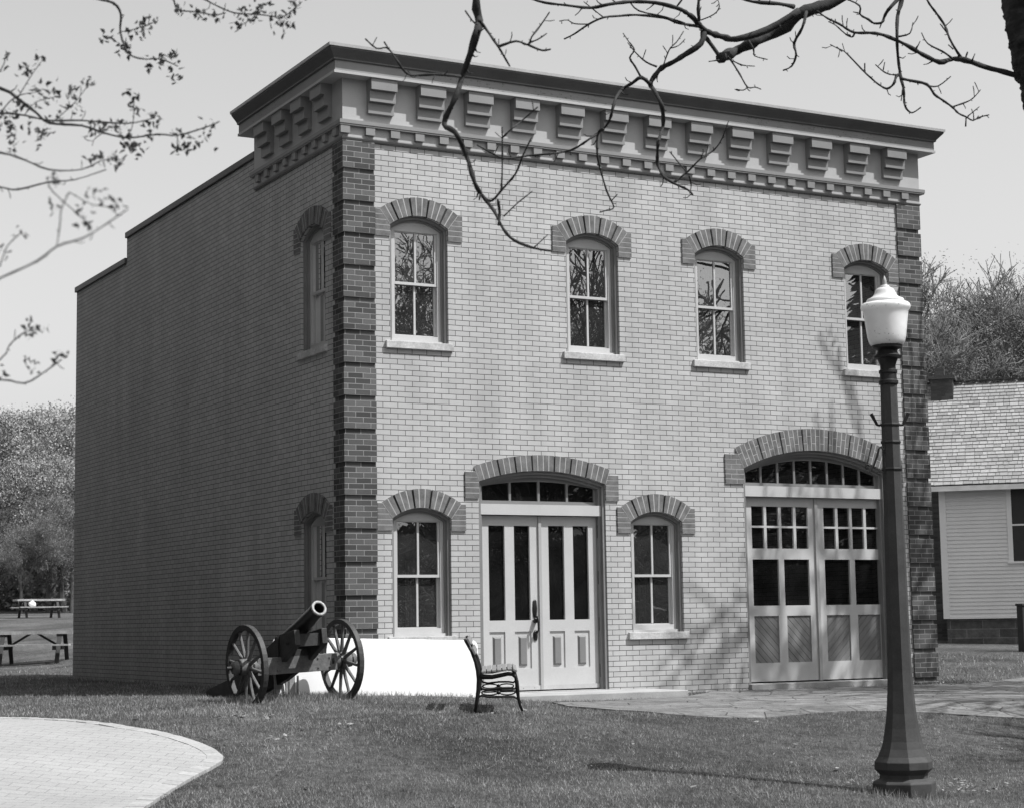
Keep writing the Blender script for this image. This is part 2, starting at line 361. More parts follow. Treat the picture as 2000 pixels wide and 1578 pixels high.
def drape(name, poly, mat, lift, thick, label, cat, step=.25):
    """sheet following the terrain inside a plan polygon"""
    bm = bmesh.new(); vs = [bm.verts.new((p[0], p[1], 0)) for p in poly]; bm.faces.new(vs)
    x0, x1 = min(p[0] for p in poly), max(p[0] for p in poly); y0, y1 = min(p[1] for p in poly), max(p[1] for p in poly)
    for ax, a, b in ((0, x0, x1), (1, y0, y1)):
        t = a+step
        while t < b:
            no = (1,0,0) if ax == 0 else (0,1,0); co = (t,0,0) if ax == 0 else (0,t,0)
            bmesh.ops.bisect_plane(bm, geom=bm.verts[:]+bm.edges[:]+bm.faces[:], plane_co=co, plane_no=no); t += step
    for v in bm.verts: v.co.z = gz(v.co.x, v.co.y)+lift
    bmesh.ops.recalc_face_normals(bm, faces=bm.faces)
    r = bmesh.ops.extrude_face_region(bm, geom=bm.faces[:])
    for v in r['geom']:
        if isinstance(v, bmesh.types.BMVert): v.co.z -= thick
    bmesh.ops.recalc_face_normals(bm, faces=bm.faces)
    me = bpy.data.meshes.new(name); bm.to_mesh(me); bm.free(); me.materials.append(M[mat])
    o = bpy.data.objects.new(name, me); COL.objects.link(o); tag(o, label, cat, kind='structure'); return o
def inside(p, poly):
    c = False; n = len(poly); j = n-1
    for i in range(n):
        if (poly[i][1] > p[1]) != (poly[j][1] > p[1]) and p[0] < (poly[j][0]-poly[i][0])*(p[1]-poly[i][1])/(poly[j][1]-poly[i][1])+poly[i][0]: c = not c
        j = i
    return c
PAV = [on_ground(u, v) for u, v in ((-260,1412),(-120,1406),(0,1405),(75,1407),(150,1411),(225,1420),(300,1431),(350,1443),(395,1458),(420,1470),(433,1481),(432,1490),(410,1503),(375,1521),(335,1545),(285,1578),(220,1625),(130,1700),(0,1800))]
PAV = [(p.x, p.y) for p in PAV] + [(-8.2,-17.5), (-14,-14), (-13,-6)]
drape('paver_plaza', PAV, 'pavers', .025, .12, 'pale interlocking paver plaza with curved edge in lower left', 'paving')
w = MB(); edge = []; ln = PAV[:17]
for i in range(len(ln)-1):
    a, b = Vector(ln[i]), Vector(ln[i+1]); k_ = max(1, int((b-a).length/.10)); edge += [a.lerp(b, j/k_) for j in range(k_)]
run_ = [edge[0]]; 
for p in edge:
    if (p-run_[-1]).length > .105: run_.append(p)
for i in range(1, len(run_)-2):
    a, b = run_[i], run_[i+1]; na = (run_[i+1]-run_[i-1]).normalized(); nb = (run_[i+2]-run_[i]).normalized()
    na, nb = Vector((-na.y, na.x)), Vector((-nb.y, nb.x)); g_ = (b-a)*.02; hh = random.uniform(-.003, .003); q = []
    for p, n_ in ((a+g_, na), (b-g_, nb)):
        for o_ in (.012, -.13): q.append(p+n_*o_)
    tops = [(p.x, p.y, gz(p.x, p.y)+.031+hh) for p in q]; bots = [(p.x, p.y, gz(p.x, p.y)-.08) for p in q]
    w.add(tops+bots, [(0,1,3,2),(4,6,7,5),(0,4,5,1),(2,3,7,6),(0,2,6,4),(1,5,7,3)])
tag(w.build('paver_edging', 'paver_edge', bevel=.004), 'soldier course of pale bricks edging the curved paver plaza', 'edging', kind='structure')
FLAG = [(p.x, p.y) for p in [on_ground(u, v) for u, v in ((1078,1373),(1110,1381),(1200,1388),(1300,1396),(1400,1403),(1490,1404),(1560,1398),(1640,1391),(1720,1391),(1830,1394),(1900,1399),(1990,1404),(2150,1410))]]
FLAG += [(14,-3.2),(14,1.2),(11.5,.75),(9.6,-.35),(8.3,-.22),(5.2,-.2),(4.3,-.95)]
drape('flagstone_path', FLAG, 'flag', .018, .1, 'irregular flagstone path running past the double garage door', 'path')
st = MB(); pts = [(1.75,-1.0),(4.25,-1.0),(4.25,-.006),(1.75,-.006)]
st.add([(x, y, z) for z in (-.6, -.098) for x, y in pts], [(0,3,2,1),(4,5,6,7),(0,1,5,4),(1,2,6,5),(2,3,7,6),(3,0,4,7)])
tag(st.build('door_step', 'concrete', bevel=.01), 'low pale concrete slab step in front of the entrance doors', 'step')
# ------------------------------------------------------------------ brick building
BW, BD, HW = 9.169, 12.09, 7.50
B = tag(empty('brick_building', (0,0,0)), 'two-storey light brick building with bracketed cornice and dark brick corner piers', 'building')
def arcfn(xc, a, s, c):
    r = c-s; R = (a*a+r*r)/(2*r); zc = c-R
    return (lambda x: zc+math.sqrt(max(R*R-(x-xc)**2, 0))), R, zc
WIN = []      # (xc, half, bottom, spring, crown)
for xc, b, s, c in ((1.02,4.28,5.755,5.893),(3.565,4.28,5.755,5.893),(5.60,4.28,5.755,5.893),(8.165,4.28,5.755,5.893),(1.02,.63,2.08,2.215),(4.47,.63,2.08,2.215)): WIN.append((xc,.405,b,s,c))
SWIN = [(1.02,.405,4.28,5.755,5.893),(1.02,.405,.63,2.08,2.215)]
DOOR = (2.755,.935,-.09,2.56,2.715); GAR = (7.14,1.237,-.09,2.83,3.107)
def holes(ws):
    out = []
    for w in ws: fn = arcfn(w[0], w[1], w[3], w[4])[0]; out.append((w[0]-w[1], w[0]+w[1], w[2], fn, True))
    return out
w = MB(); w.strips(0, BW, -.7, HW, holes(WIN+[DOOR, GAR]), 0, .30, TF); w.build('front_wall', 'brick_front', B)
w = MB(); w.strips(.301, 3.05, -.7, HW, holes(SWIN), 0, .30, TS); w.strips(3.05, 9.06, -.7, 7.24, [], 0, .30, TS); w.strips(9.06, BD, -.7, 6.82, [], 0, .30, TS); w.build('side_wall', 'brick_side', B)
w = MB(); w.box(BW-.3, BW, .301, BD-.31, -.7, 6.8); w.build('side_wall', 'brick_side', B)
w = MB(); w.box(.301, BW, BD-.3, BD-.001, -.7, 6.8); w.build('rear_wall', 'brick_front', B)
w = MB(); w.box(.3, BW-.3, .3, BD-.3, 6.55, 6.7); w.build('roof', 'asph', B)
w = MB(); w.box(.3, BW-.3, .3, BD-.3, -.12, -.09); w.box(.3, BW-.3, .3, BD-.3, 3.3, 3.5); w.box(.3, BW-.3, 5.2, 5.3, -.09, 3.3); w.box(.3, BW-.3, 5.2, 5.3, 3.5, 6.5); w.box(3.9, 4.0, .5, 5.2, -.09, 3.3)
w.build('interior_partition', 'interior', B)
# coping on the stepped side wall
w = MB(); w.box(-.035, .34, 3.06, 9.075, 7.24, 7.335); w.box(-.034, .34, 9.076, BD+.035, 6.82, 6.915); w.box(.0, .30, 9.06, 9.074, 6.915, 7.24)
w.build('coping', 'coping', B, bevel=.008)
# corner piers
def pier(side):
    w = MB()
    for k in range(-3, 15):
        z0 = .737+.4064*k; z1 = z0+.3386; 
        if k == 14: z1 = 6.79
        if side == 'L':
            w.box(-.028, .4064, -.028, 0, z0, z1, 0); w.box(-.028, 0, 0, .305, z0, z1, 1)
            w.box(-.003, .404, -.003, 0, z0-.0677, z0, 0); w.box(-.003, 0, 0, .303, z0-.0677, z0, 1)
        else:
            w.box(BW-.4064, BW+.028, -.028, 0, z0, z1, 0); w.box(BW, BW+.028, 0, .305, z0, z1, 1)
            w.box(BW-.404, BW+.003, -.003, 0, z0-.0677, z0, 0)
    o = w.build('corner_pier', ['pier_front', 'pier_side'], B)
pier('L'); pier('R')
# ---- windows
def arch(win, T, parent, big=1, thick=.235, nv=13, gaps=(.28,.72), blk=(.203, .339), drop=.15, two=False, name='brick_arch', side=False):
    xc, a, b, s_, c = win; fn, R, zc = arcfn(xc, a, s_, c); th = math.asin(a/R)
    w = MB(); vm, mm = 0, 1
    def seg(t0, t1, r0, r1, d0, d1, mi, n=3):
        poly = [(xc+r0*math.sin(t0+(t1-t0)*i/n), zc+r0*math.cos(t0+(t1-t0)*i/n)) for i in range(n+1)]
        poly += [(xc+r1*math.sin(t1+(t0-t1)*i/n), zc+r1*math.cos(t1+(t0-t1)*i/n)) for i in range(n+1)]
        w.prism(poly, d0, d1, T, mi)
    dt = 2*th/nv; gapset = {round((g_+1)/2*nv) for g_ in [-x for x in gaps]+list(gaps)}
    gl_ = sorted(gapset); cuts = [-th]+[-th+gi*dt for gi in gl_]+[th]
    for c0, c1 in zip(cuts, cuts[1:]): seg(c0+(.011/R if c0 > -th else 0), c1-(.011/R if c1 < th else 0), R+.001, R+thick-.003, -.0230, 0, 1, 8)
    for i in range(nv):
        g0 = .022 if i in gapset else .011
        t0, t1 = -th+i*dt+g0/2/R, -th+(i+1)*dt-(.022 if i+1 in gapset else .011)/2/R
        if two:
            m_ = R+thick*(.33 if i % 2 else .67); seg(t0, t1, R, m_-.004, -.024, 0, 0); seg(t0, t1, m_+.004, R+thick, -.024, 0, 0)
        else: seg(t0, t1, R, R+thick, -.024, 0, 0)
    for gi in gapset:
        t = -th+gi*dt; seg(t-.0108/R, t+.0108/R, R+.002, R+thick-.004, -.003, 0, 2, 1)  # dark filler puts the gap's shade into the colour
    # springer blocks beside the arch, five or six courses each
    bw_, bh = blk; zb = s_-drop; nC = round(bh/.0677)
    for sg in (-1, 1):
        e0 = xc+sg*a; e1 = xc+sg*(a+bw_); x0, x1 = min(e0, e1), max(e0, e1)
        w.box(x0+.001, x1-.001, -.0190, 0, zb+.001, zb+bh-.001, 1, T)
        for j in range(nC):
            z0, z1 = zb+j*.0677+.005, zb+(j+1)*.0677-.005; dd = -.020-.0003*j
            if two:
                mid = x0+bw_*(.33 if j % 2 else .62); w.box(x0, mid-.004, dd, 0, z0, z1, 0, T); w.box(mid+.004, x1, dd, 0, z0, z1, 0, T)
            else: w.box(x0, x1, dd, 0, z0, z1, 0, T)
    w.build(name, ['vouss_side' if side else 'vouss', 'mortar_light', 'gap_shade'], parent)
def ring(w, win, wd, d0, d1, T, mi=0, inset=0.0, bottom=True):
    """arched frame ring following the opening"""
    xc, a, b, s_, c = win; fn, R, zc = arcfn(xc, a, s_, c); n = 14
    def outline(o):
        a_ = a-o; R_ = R-o; t = math.asin(min(1, a_/R_)); return [(xc-a_, b)] + [(xc+R_*math.sin(-t+2*t*i/n), zc+R_*math.cos(-t+2*t*i/n)) for i in range(n+1)] + [(xc+a_, b)]
    A, Bq = outline(inset), outline(inset+wd)
    for i in range(len(A)-1): w.prism([A[i], A[i+1], Bq[i+1], Bq[i]], d0, d1, T, mi)
def window(win, T, parent, label=None, mats=('trim_pale','trim_dark'), side=False, curtain=None):
    xc, a, b, s_, c = win; w = MB(); g0, g1 = xc-.305+.012, xc+.305-.002; zt, zb = b+1.425, b+.100; zm = b+.765
    if c-b < 1.6: zm = b+.745
    ring(w, win, .035, .035, .16, T, 1); ring(w, win, .022, .075, .165, T, 1, .035)
    fn = arcfn(xc, a-.057, s_-.03, c-.057)[0]
    hole = [(g0, g1, zb, (lambda x, z=zt: z), False)]
    w.strips(xc-a+.057, xc+a-.057, b+.002, fn, hole, .105, .155, T, 0)
    w.box(xc-a+.05, xc+a-.05, .07, .105, b+.002, b+.035, 0, T)
    fr = w.build('window', list(mats), parent); tag(fr, label)
    up, lo = MB(), MB()
    for q, z0, z1, d in ((up, zm-.018, zt, .118), (lo, zb, zm+.018, .150)):
        q.box(g0, g0+.012, d, d+.03, z0, z1, 0, T); q.box(g1-.03, g1, d, d+.03, z0, z1, 0, T)
        q.box(g0+.012, g1-.03, d, d+.03, z1-(.012 if q is up else .03), z1, 0, T); q.box(g0+.012, g1-.03, d-.002, d+.03, z0, z0+(.034 if q is up else .014), 0, T)
        mx = (g0+g1)/2; q.box(mx-.013, mx+.013, d+.004, d+.028, z0+.02, z1-.012, 0, T)
    up.build('upper_sash', mats[0], fr); lo.build('lower_sash', mats[0], fr)
    p_ = MB(); p_.add([T(g0, .136, zm), T(g1, .136, zm), T(g1, .136, zt), T(g0, .136, zt)], [(0,1,2,3)]); p_.add([T(g0, .168, zb), T(g1, .168, zb), T(g1, .168, zm), T(g0, .168, zm)], [(0,1,2,3)]); p_.build('pane', 'glass', fr, fix=False)
    sl = MB(); sl.box(xc-.475, xc+.46, -.043, .10, b-.092, b+.001, 0, T); sl.build('window_sill', 'stone', fr, bevel=.006)
    arch(win, T, fr, side=side)
    if curtain:
        q = MB()
        for (x0, x1, z0, z1, d) in curtain: 
            n_ = 10
            for i in range(n_):
                xa, xb = x0+(x1-x0)*i/n_, x0+(x1-x0)*(i+1)/n_; q.add([T(xa, d+.015*(i % 2), z0), T(xb, d+.015*((i+1) % 2), z0), T(xb, d+.015*((i+1) % 2), z1), T(xa, d+.015*(i % 2), z1)], [(0,1,2,3)])
        q.build('curtain', 'blind' if side else 'curtain', fr, fix=False)
    return fr
for i, wn in enumerate(WIN):
    xc, b = wn[0], wn[2]; cur = None
    if b < 1: cur = [(xc-.30, xc-.17, b, b+1.0, .45), (xc-.02, xc+.16, b, b+.95, .45)]
    if i == 2: cur = [(xc-.12, xc+.06, b, b+1.5, .30), (xc+.2, xc+.33, b, b+1.5, .30)]
    window(wn, TF, B, curtain=cur)
for i, wn in enumerate(SWIN): window(wn, TS, B, side=True, mats=('trim_pale','trim_dark'), curtain=[(wn[0]-.32, wn[0]+.32, wn[2]+.05, wn[2]+1.45, .22)] if i == 0 else None)
# ---- entrance doors
def box_T(mb, *a): mb.box(*a)
def transom(win, zb, zt_bar, nl, parent, glassm):
    xc, a, b, s_, c = win; w = MB(); fn = arcfn(xc, a-.075, s_, c-.075)[0]
    x0, x1 = xc-a+.09, xc+a-.09; wd = (x1-x0)/nl
    fn2 = lambda x: fn(x)-.055
    w2 = [(x0+wd*i+(.016 if i else .02), x0+wd*(i+1)-(.016 if i < nl-1 else .02), zb+.045, fn2, True) for i in range(nl)]
    w.strips(x0-.02, x1+.02, zb, fn, w2, .115, .15, TF)
    t = w.build('transom_window', 'panel_and_transom_shade', parent)  # the arch's shade is painted in as a darker tone
    p_ = MB()
    for i in range(16):
        xa, xb = x0+(x1-x0)*i/16, x0+(x1-x0)*(i+1)/16; p_.add([(xa,.14,zb+.02),(xb,.14,zb+.02),(xb,.14,fn(xb)-.02),(xa,.14,fn(xa)-.02)], [(0,1,2,3)])
    p_.build('pane', glassm, t, fix=False); return t
def doorset(win, parent, name, zbar):
    w = MB(); ring(w, win, .04, .02, .17, TF, 1); ring(w, win, .035, .06, .175, TF, 1, .04)
    w.box(win[0]-win[1]+.04, win[0]+win[1]-.04, .05, .17, zbar[0], zbar[1], 0)
    return w.build(name, ['trim_pale', 'trim_dark'], parent)
ds = doorset(DOOR, B, 'entrance_door', (2.150, 2.285)); transom(DOOR, 2.288, 0, 4, ds, 'glass_dark')
arch(DOOR, TF, ds, thick=.203, nv=24, gaps=(.14,.42,.70), blk=(.195,.339), drop=.215)
def leaf(x0, x1, zb, zt, lights, panels, parent, planks=0, glassm='glass_dark'):
    w = MB(); hs = [(l[0], l[1], l[2], (lambda x, z=l[3]: z), False) for l in lights+panels]
    # group lights by column so that stacked holes are handled
    w.strips(x0, x1, zb, zt, hs, .125, .17, TF)
    d = w.build('door_leaf', 'trim_pale', parent)
    p_ = MB()
    for l in lights: p_.add([(l[0]-.005,.158,l[2]-.005),(l[1]+.005,.158,l[2]-.005),(l[1]+.005,.158,l[3]+.005),(l[0]-.005,.158,l[3]+.005)], [(0,1,2,3)])
    p_.build('pane', glassm, d, fix=False)
    for l in panels:
        q = MB(); dd = .142
        if planks:
            q.box(l[0], l[1], dd+.008, .165, l[2], l[3]); cx, cz = (l[0]+l[1])/2, (l[2]+l[3])/2; hw, hh = (l[1]-l[0])/2, (l[3]-l[2])/2; sgn = planks
            pw = .075; k0 = int((hw+hh)/ (pw*1.414))+2
            for k in range(-k0, k0+1):   # diagonal boards clipped to the panel
                c0, c1 = k*pw*1.414+.004, (k+1)*pw*1.414-.004
                poly = [(-hw,-hh),(hw,-hh),(hw,hh),(-hw,hh)]
                for cc, sg in ((c0, 1), (c1, -1)):
                    out = []
                    for i in range(len(poly)):
                        A, C2 = poly[i], poly[(i+1) % len(poly)]; fa = (A[1]+sgn*A[0]-cc)*sg; fb = (C2[1]+sgn*C2[0]-cc)*sg
                        if fa >= 0: out.append(A)
                        if fa*fb < 0: t = fa/(fa-fb); out.append((A[0]+(C2[0]-A[0])*t, A[1]+(C2[1]-A[1])*t))
                    poly = out
                    if len(poly) < 3: break
                if len(poly) >= 3: q.prism([(cx+p[0], cz+p[1]) for p in poly], dd, dd+.0079, TF)
        else:
            q.box(l[0], l[1], dd, .165, l[2], l[3])
            cx = (l[0]+l[1])/2; a0, a1, e0, e1 = cx-.062, cx+.062, l[2]+.035, l[3]-.06; b_ = .022; f = .118
            vs = [(a0,dd,e0),(a1,dd,e0),(a1,dd,e1),(a0,dd,e1),(a0+b_,f,e0+b_),(a1-b_,f,e0+b_),(a1-b_,f,e1-b_),(a0+b_,f,e1-b_)]
            q.add(vs, [(0,1,5,4),(1,2,6,5),(2,3,7,6),(3,0,4,7)], 1); q.add(vs, [(4,5,6,7)], 1)
        q.build('door_panel', ['panel_and_transom_shade', 'panel_and_transom_shade'] if planks else ['trim_pale', 'panel_and_transom_shade'], d)
    return d
zt = 2.140
L1 = leaf(1.897, 2.752, -.075, zt, [(2.018,2.25,.812,2.015),(2.387,2.615,.812,2.015)], [(2.014,2.24,.20,.667),(2.38,2.62,.20,.667)], ds)
L2 = leaf(2.758, 3.612, -.075, zt, [(2.892,3.125,.812,2.02),(3.26,3.49,.812,2.02)], [(2.89,3.115,.20,.667),(3.259,3.485,.20,.667)], ds)
w = MB(); w.box(2.735, 2.775, .100, .1245, -.07, zt); w.build('astragal', 'trim', L2)
w = MB(); w.box(1.90, 2.733, .108, .1245, -.07, -.015); w.box(2.777, 3.61, .108, .1245, -.07, -.015)
for i in range(5): w.box(2.0+.16*i, 2.008+.16*i, .105, .108, -.05, -.042, 1)
w.build('kick_plate', ['flash', 'hinge'], L1)
h = MB(); h.lathe([(.008,-.115),(.026,-.10),(.034,0),(.026,.10),(.008,.115)], 12, lambda x, y, z: (2.672+x, .118+y*.25, .955+z)); h.tube([(2.672,.10,.86),(2.672,.03,.83),(2.672,.035,.75),(2.675,.035,.68),(2.675,.085,.655)], [.018,.016,.011,.012,.02], 8)
h.lathe([(.02,-.075),(.032,-.04),(.032,.03),(.01,.06)], 12, lambda x, y, z: (2.675+x, .118+y*.3, .625+z)); h.tube([(2.672,.118,.80),(2.672,.06,.80)], [.03,.026], 10); h.build('door_handle', 'iron', L1, smooth=True)
def hinges(xs_, zs_, parent):
    for x_ in xs_:
        for z_ in zs_:
            q = MB(); q.tube([(x_,.095,z_-.085),(x_,.095,z_+.085)], .011, 8); q.box(x_-.004, x_+.014, .100, .124, z_-.08, z_+.08); q.build('hinge', 'hinge', parent)
hinges([1.882], [1.95,1.35,.75,.15], L1); hinges([3.622], [1.95,1.35,.75,.15], L2)
# ---- garage doors
gs = doorset(GAR, B, 'garage_door', (2.455, 2.600)); transom(GAR, 2.603, 0, 8, gs, 'glass_dark')
arch(GAR, TF, gs, thick=.305, nv=36, gaps=(.14,.42,.70), blk=(.305,.406), drop=.215, two=True)
def cols(x0, n, wd, gap, z0, z1): return [(x0+i*(wd+gap), x0+i*(wd+gap)+wd, z0, z1) for i in range(n)]
gl = cols(6.108, 4, .207, .0445, 1.745, 2.03) + cols(6.108, 4, .207, .0445, 2.058, 2.325) + [(6.106,6.548,.962,1.595),(6.638,7.07,.962,1.595)]
gr = [(a+1.236, b_+1.236, c_, d_) for a, b_, c_, d_ in gl]
G1 = leaf(5.987, 7.196, -.07, 2.448, gl, [(6.108,6.52,.182,.82),(6.66,7.068,.182,.82)], gs, planks=1)
G2 = leaf(7.20, 8.40, -.07, 2.448, gr, [(7.344,7.755,.182,.82),(7.895,8.30,.182,.82)], gs, planks=-1)
w = MB(); w.box(7.175, 7.225, .098, .1245, -.08, 2.448); w.build('astragal', 'trim', G2)
hinges([5.972], [2.2,1.5,.95,.15], G1); hinges([8.412], [2.2,1.5,.95,.15], G2)
w = MB(); w.box(5.9, 8.39, -.06, .2, -.6, -.092); w.build('door_threshold', 'concrete', gs, bevel=.008)
w = MB(); w.box(1.82, 3.69, -.004, .2, -.6, -.0925); w.build('door_threshold', 'concrete', ds)
# ---- cornice
CN = MB(); zT = 7.885
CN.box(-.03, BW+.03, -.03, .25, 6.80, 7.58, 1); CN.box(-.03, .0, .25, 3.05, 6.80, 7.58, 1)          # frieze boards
CN.box(0, BW, .25, .5, 7.3, 7.8, 0); CN.box(.0, .3, .5, 3.05, 7.5, 7.8, 0)
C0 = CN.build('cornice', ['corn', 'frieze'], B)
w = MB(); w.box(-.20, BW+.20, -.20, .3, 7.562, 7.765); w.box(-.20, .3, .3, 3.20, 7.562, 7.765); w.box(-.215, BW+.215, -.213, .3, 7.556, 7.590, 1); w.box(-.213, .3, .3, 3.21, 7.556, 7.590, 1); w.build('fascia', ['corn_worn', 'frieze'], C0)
def run(prof, x0, x1, y1, mat, name, top_mi=False):
    """moulding profile of (projection,z) mitred round the left corner, front and side"""
    w = MB(); pts = []
    for d, z in prof: pts.append([(-d, y1+(d if d > .22 else .2)*0+y1*0, z), (-d, -d, z), (BW+d, -d, z), (BW+d, .5, z)])
    n = len(prof)
    for k in range(3):
        vs = [p[k] for p in pts]+[p[k+1] for p in pts]; w.add(vs, [(i, i+1, n+i+1, n+i) for i in range(n-1)])
    w.add([p[0] for p in pts]+[(0, y1, prof[-1][1]), (0, y1, prof[0][1])], [tuple(range(n+2))]); w.add([p[3] for p in pts]+[(BW, .5, prof[-1][1]), (BW, .5, prof[0][1])], [tuple(range(n+2))])
    top = [p for p in pts[-1]]; w.add([top[0], top[1], (0.4, .4, prof[-1][1]), (.4, y1, prof[-1][1])], [(0,1,2,3)]); w.add([top[1], top[2], (BW+prof[-1][0], .4, prof[-1][1]), (.4, .4, prof[-1][1])], [(0,1,2,3)])
    bt = pts[0]; w.add([bt[0], bt[1], (0.01, .01, prof[0][1]), (.01, y1, prof[0][1])], [(0,1,2,3)]); w.add([bt[1], bt[2], (BW+prof[0][0], .01, prof[0][1]), (.01, .01, prof[0][1])], [(0,1,2,3)])
    return w.build(name, mat, C0)
run([(.205,7.715),(.225,7.725),(.225,7.740),(.232,7.752),(.250,7.775),(.272,7.80),(.298,7.83),(.306,7.842),(.306,7.857)], 0, 0, 3.21, 'crown', 'crown_moulding')
run([(.300,7.858),(.322,7.860),(.326,7.896),(.24,7.912)], 0, 0, 3.22, 'flash', 'roof_edge')
run([(.028,6.947),(.082,6.947),(.082,6.962),(.090,6.968),(.090,7.015),(.028,7.022)], 0, 0, 3.08, 'corn', 'belt_moulding')
run([(.0,6.778),(.030,6.778),(.044,6.800),(.044,6.812),(.032,6.818)], 0, 0, 3.06, 'corn', 'bed_moulding')
def bracket(T, a0):
    w = MB(); a1 = a0+.357
    w.box(a0, a1, -.190, -.03, 7.413, 7.556, 0, T); w.box(a0+.001, a1-.001, -.137, -.03, 7.272, 7.413, 0, T); w.box(a0+.002, a1-.002, -.083, -.03, 7.130, 7.272, 0, T)
    w.build('bracket', 'corn', C0)
for i in range(13): bracket(TF, .298+.6833*i)
for i in range(4): bracket(TS, .29+.667*i)
for i in range(27): MB().box(-.072+.3425*i, .053+.3425*i, -.075, -.03, 6.848, 6.946).build('dentil', 'corn', C0)
for i in range(9): MB().box(-.074, -.03, .075+.339*i, .195+.339*i, 6.848, 6.946).build('dentil', 'corn', C0)
# ------------------------------------------------------------------ lamp post
LP = at(1767, 1553, 16.0); LPz = LP.z
LS = 16.0/FPX
lamp = tag(empty('lamp_post', LP, -YAW+math.radians(0)), 'tall octagonal lamp post with milk-glass acorn globe on the lawn', 'street lamp')
Y = lambda y: (1553-y)*LS*.997
oct_ = lambda w_: w_/2*LS/1.0
prof = [(oct_(124),-.25),(oct_(124),Y(1528)),(oct_(119),Y(1524)),(oct_(96),Y(1519)),(oct_(94),Y(1511)),(oct_(108),Y(1504)),(oct_(114),Y(1501)),(oct_(114),Y(1487)),(oct_(99),Y(1476)),(oct_(86),Y(1462)),(oct_(77),Y(1448)),(oct_(67),Y(1422)),(oct_(59),Y(1394)),(oct_(52),Y(1350)),(oct_(48),Y(1310)),(oct_(45.5),Y(1240)),(oct_(43),Y(1150)),(oct_(38.5),Y(950)),(oct_(33.5),Y(742))]
w = MB(); w.lathe(prof[:9], 8, off=0.0); w.build('base', 'lamp_paint', lamp, bevel=.004)
w = MB(); w.lathe(prof[8:], 8, off=0.0); w.build('post', 'lamp_paint', lamp)
w = MB(); cp = [(34,742),(38,741),(38,735),(35,733),(33,728),(33,722),(37,720),(37,715),(33,713),(33,702),(40,680),(46,668),(54,660),(54,655),(46,652),(38,648),(38,660-14),(46,640-2),(60,668-30)]
cp = [(34,743),(39,741),(39,735),(34,733),(33,721),(37,719),(37,714),(31,712),(31,704),(35,698),(41,690),(54,689.5),(56,685),(48,683),(41,678),(39,674),(46,671),(60,669),(61,662),(52,660)]
w.lathe([(a/2*LS, Y(b_)) for a, b_ in cp], 24); o = w.build('capital', 'lamp_dark', lamp, smooth=True)
mm_ = o.modifiers.new('edge', 'EDGE_SPLIT'); mm_.split_angle = math.radians(35)
gp = [(58,664),(66,661),(72,655),(77,645),(82,625),(87,605),(91,592),(97,589.5),(99.5,585),(98,581),(92,578),(76,577.5),(74,575),(76,573),(72,569.5),(60,566.5),(50,563),(43.5,558),(40,553),(36,549),(29,546.5),(18,545),(17,543),(17,541)]
w = MB(); w.lathe([(a/2*LS, Y(b_)) for a, b_ in gp[:11]], 48); gl_o = w.build('globe', 'globe', lamp, smooth=True)
w = MB(); w.lathe([(a/2*LS, Y(b_)) for a, b_ in [(75,579),(76,577),(74.5,574.5),(76.5,573.5),(75,571),(72,569),(60,566.5),(50,563),(43.5,558),(40,553),(36,549),(29,546.5),(20,545.5),(20,543.5),(17,541)]], 48); o = w.build('globe_cap', 'globe_cap', gl_o, smooth=True); q_ = o.modifiers.new('edge', 'EDGE_SPLIT'); q_.split_angle = math.radians(32)
fp = [(18,543),(13,541),(9,539),(11,537),(8,534),(9,532),(7,528),(3,523),(1,521)]
w = MB(); w.lathe([(a/2*LS, Y(b_)) for a, b_ in fp], 16); w.build('finial', 'leg_metal', lamp, smooth=True)
# bands and arms
def rr(y): return .5*LS*(33.5+(y-742)*(43-33.5)/(1150-742))
for y_ in (823, 858, 912): MB().lathe([(rr(y_)+.006, Y(y_+3)),(rr(y_)+.010, Y(y_)),(rr(y_)+.006, Y(y_-3))], 8, off=0).build('clamp_band', 'lamp_dark', lamp)
for sg in (-1, 1):
    w = MB(); x_ = sg*(rr(823)+.01); w.tube([(x_, 0, Y(824)), (x_+sg*.025, 0, Y(823)), (x_+sg*.075, 0, Y(800))], [.012,.012,.017], 8); w.build('banner_arm', 'lamp_dark', lamp)
w = MB(); x_ = -(rr(900)+.0)
w.bar((x_-.17, -.05, Y(918)), (x_+.02, -.05, Y(918)), .012, .008); w.bar((x_+.02, -.05, Y(918)), (x_+.02, -.05, Y(852)), .012, .012)
sp = [(x_-.14+.02*math.cos(t)*(1-t/9), -.05, Y(908)+.026*math.sin(t)*(1-t/9)) for t in [i*.5 for i in range(14)]]
w.tube([(x_-.12,-.05,Y(918)),(x_-.08,-.05,Y(903)),(x_-.05,-.05,Y(885)),(x_-.035,-.05,Y(872)),(x_-.015,-.05,Y(868)),(x_+.005,-.05,Y(874)),(x_+.002,-.05,Y(881))], .010, 6); w.tube(sp, .009, 6)
w.build('plant_bracket', 'lamp_dark', lamp)
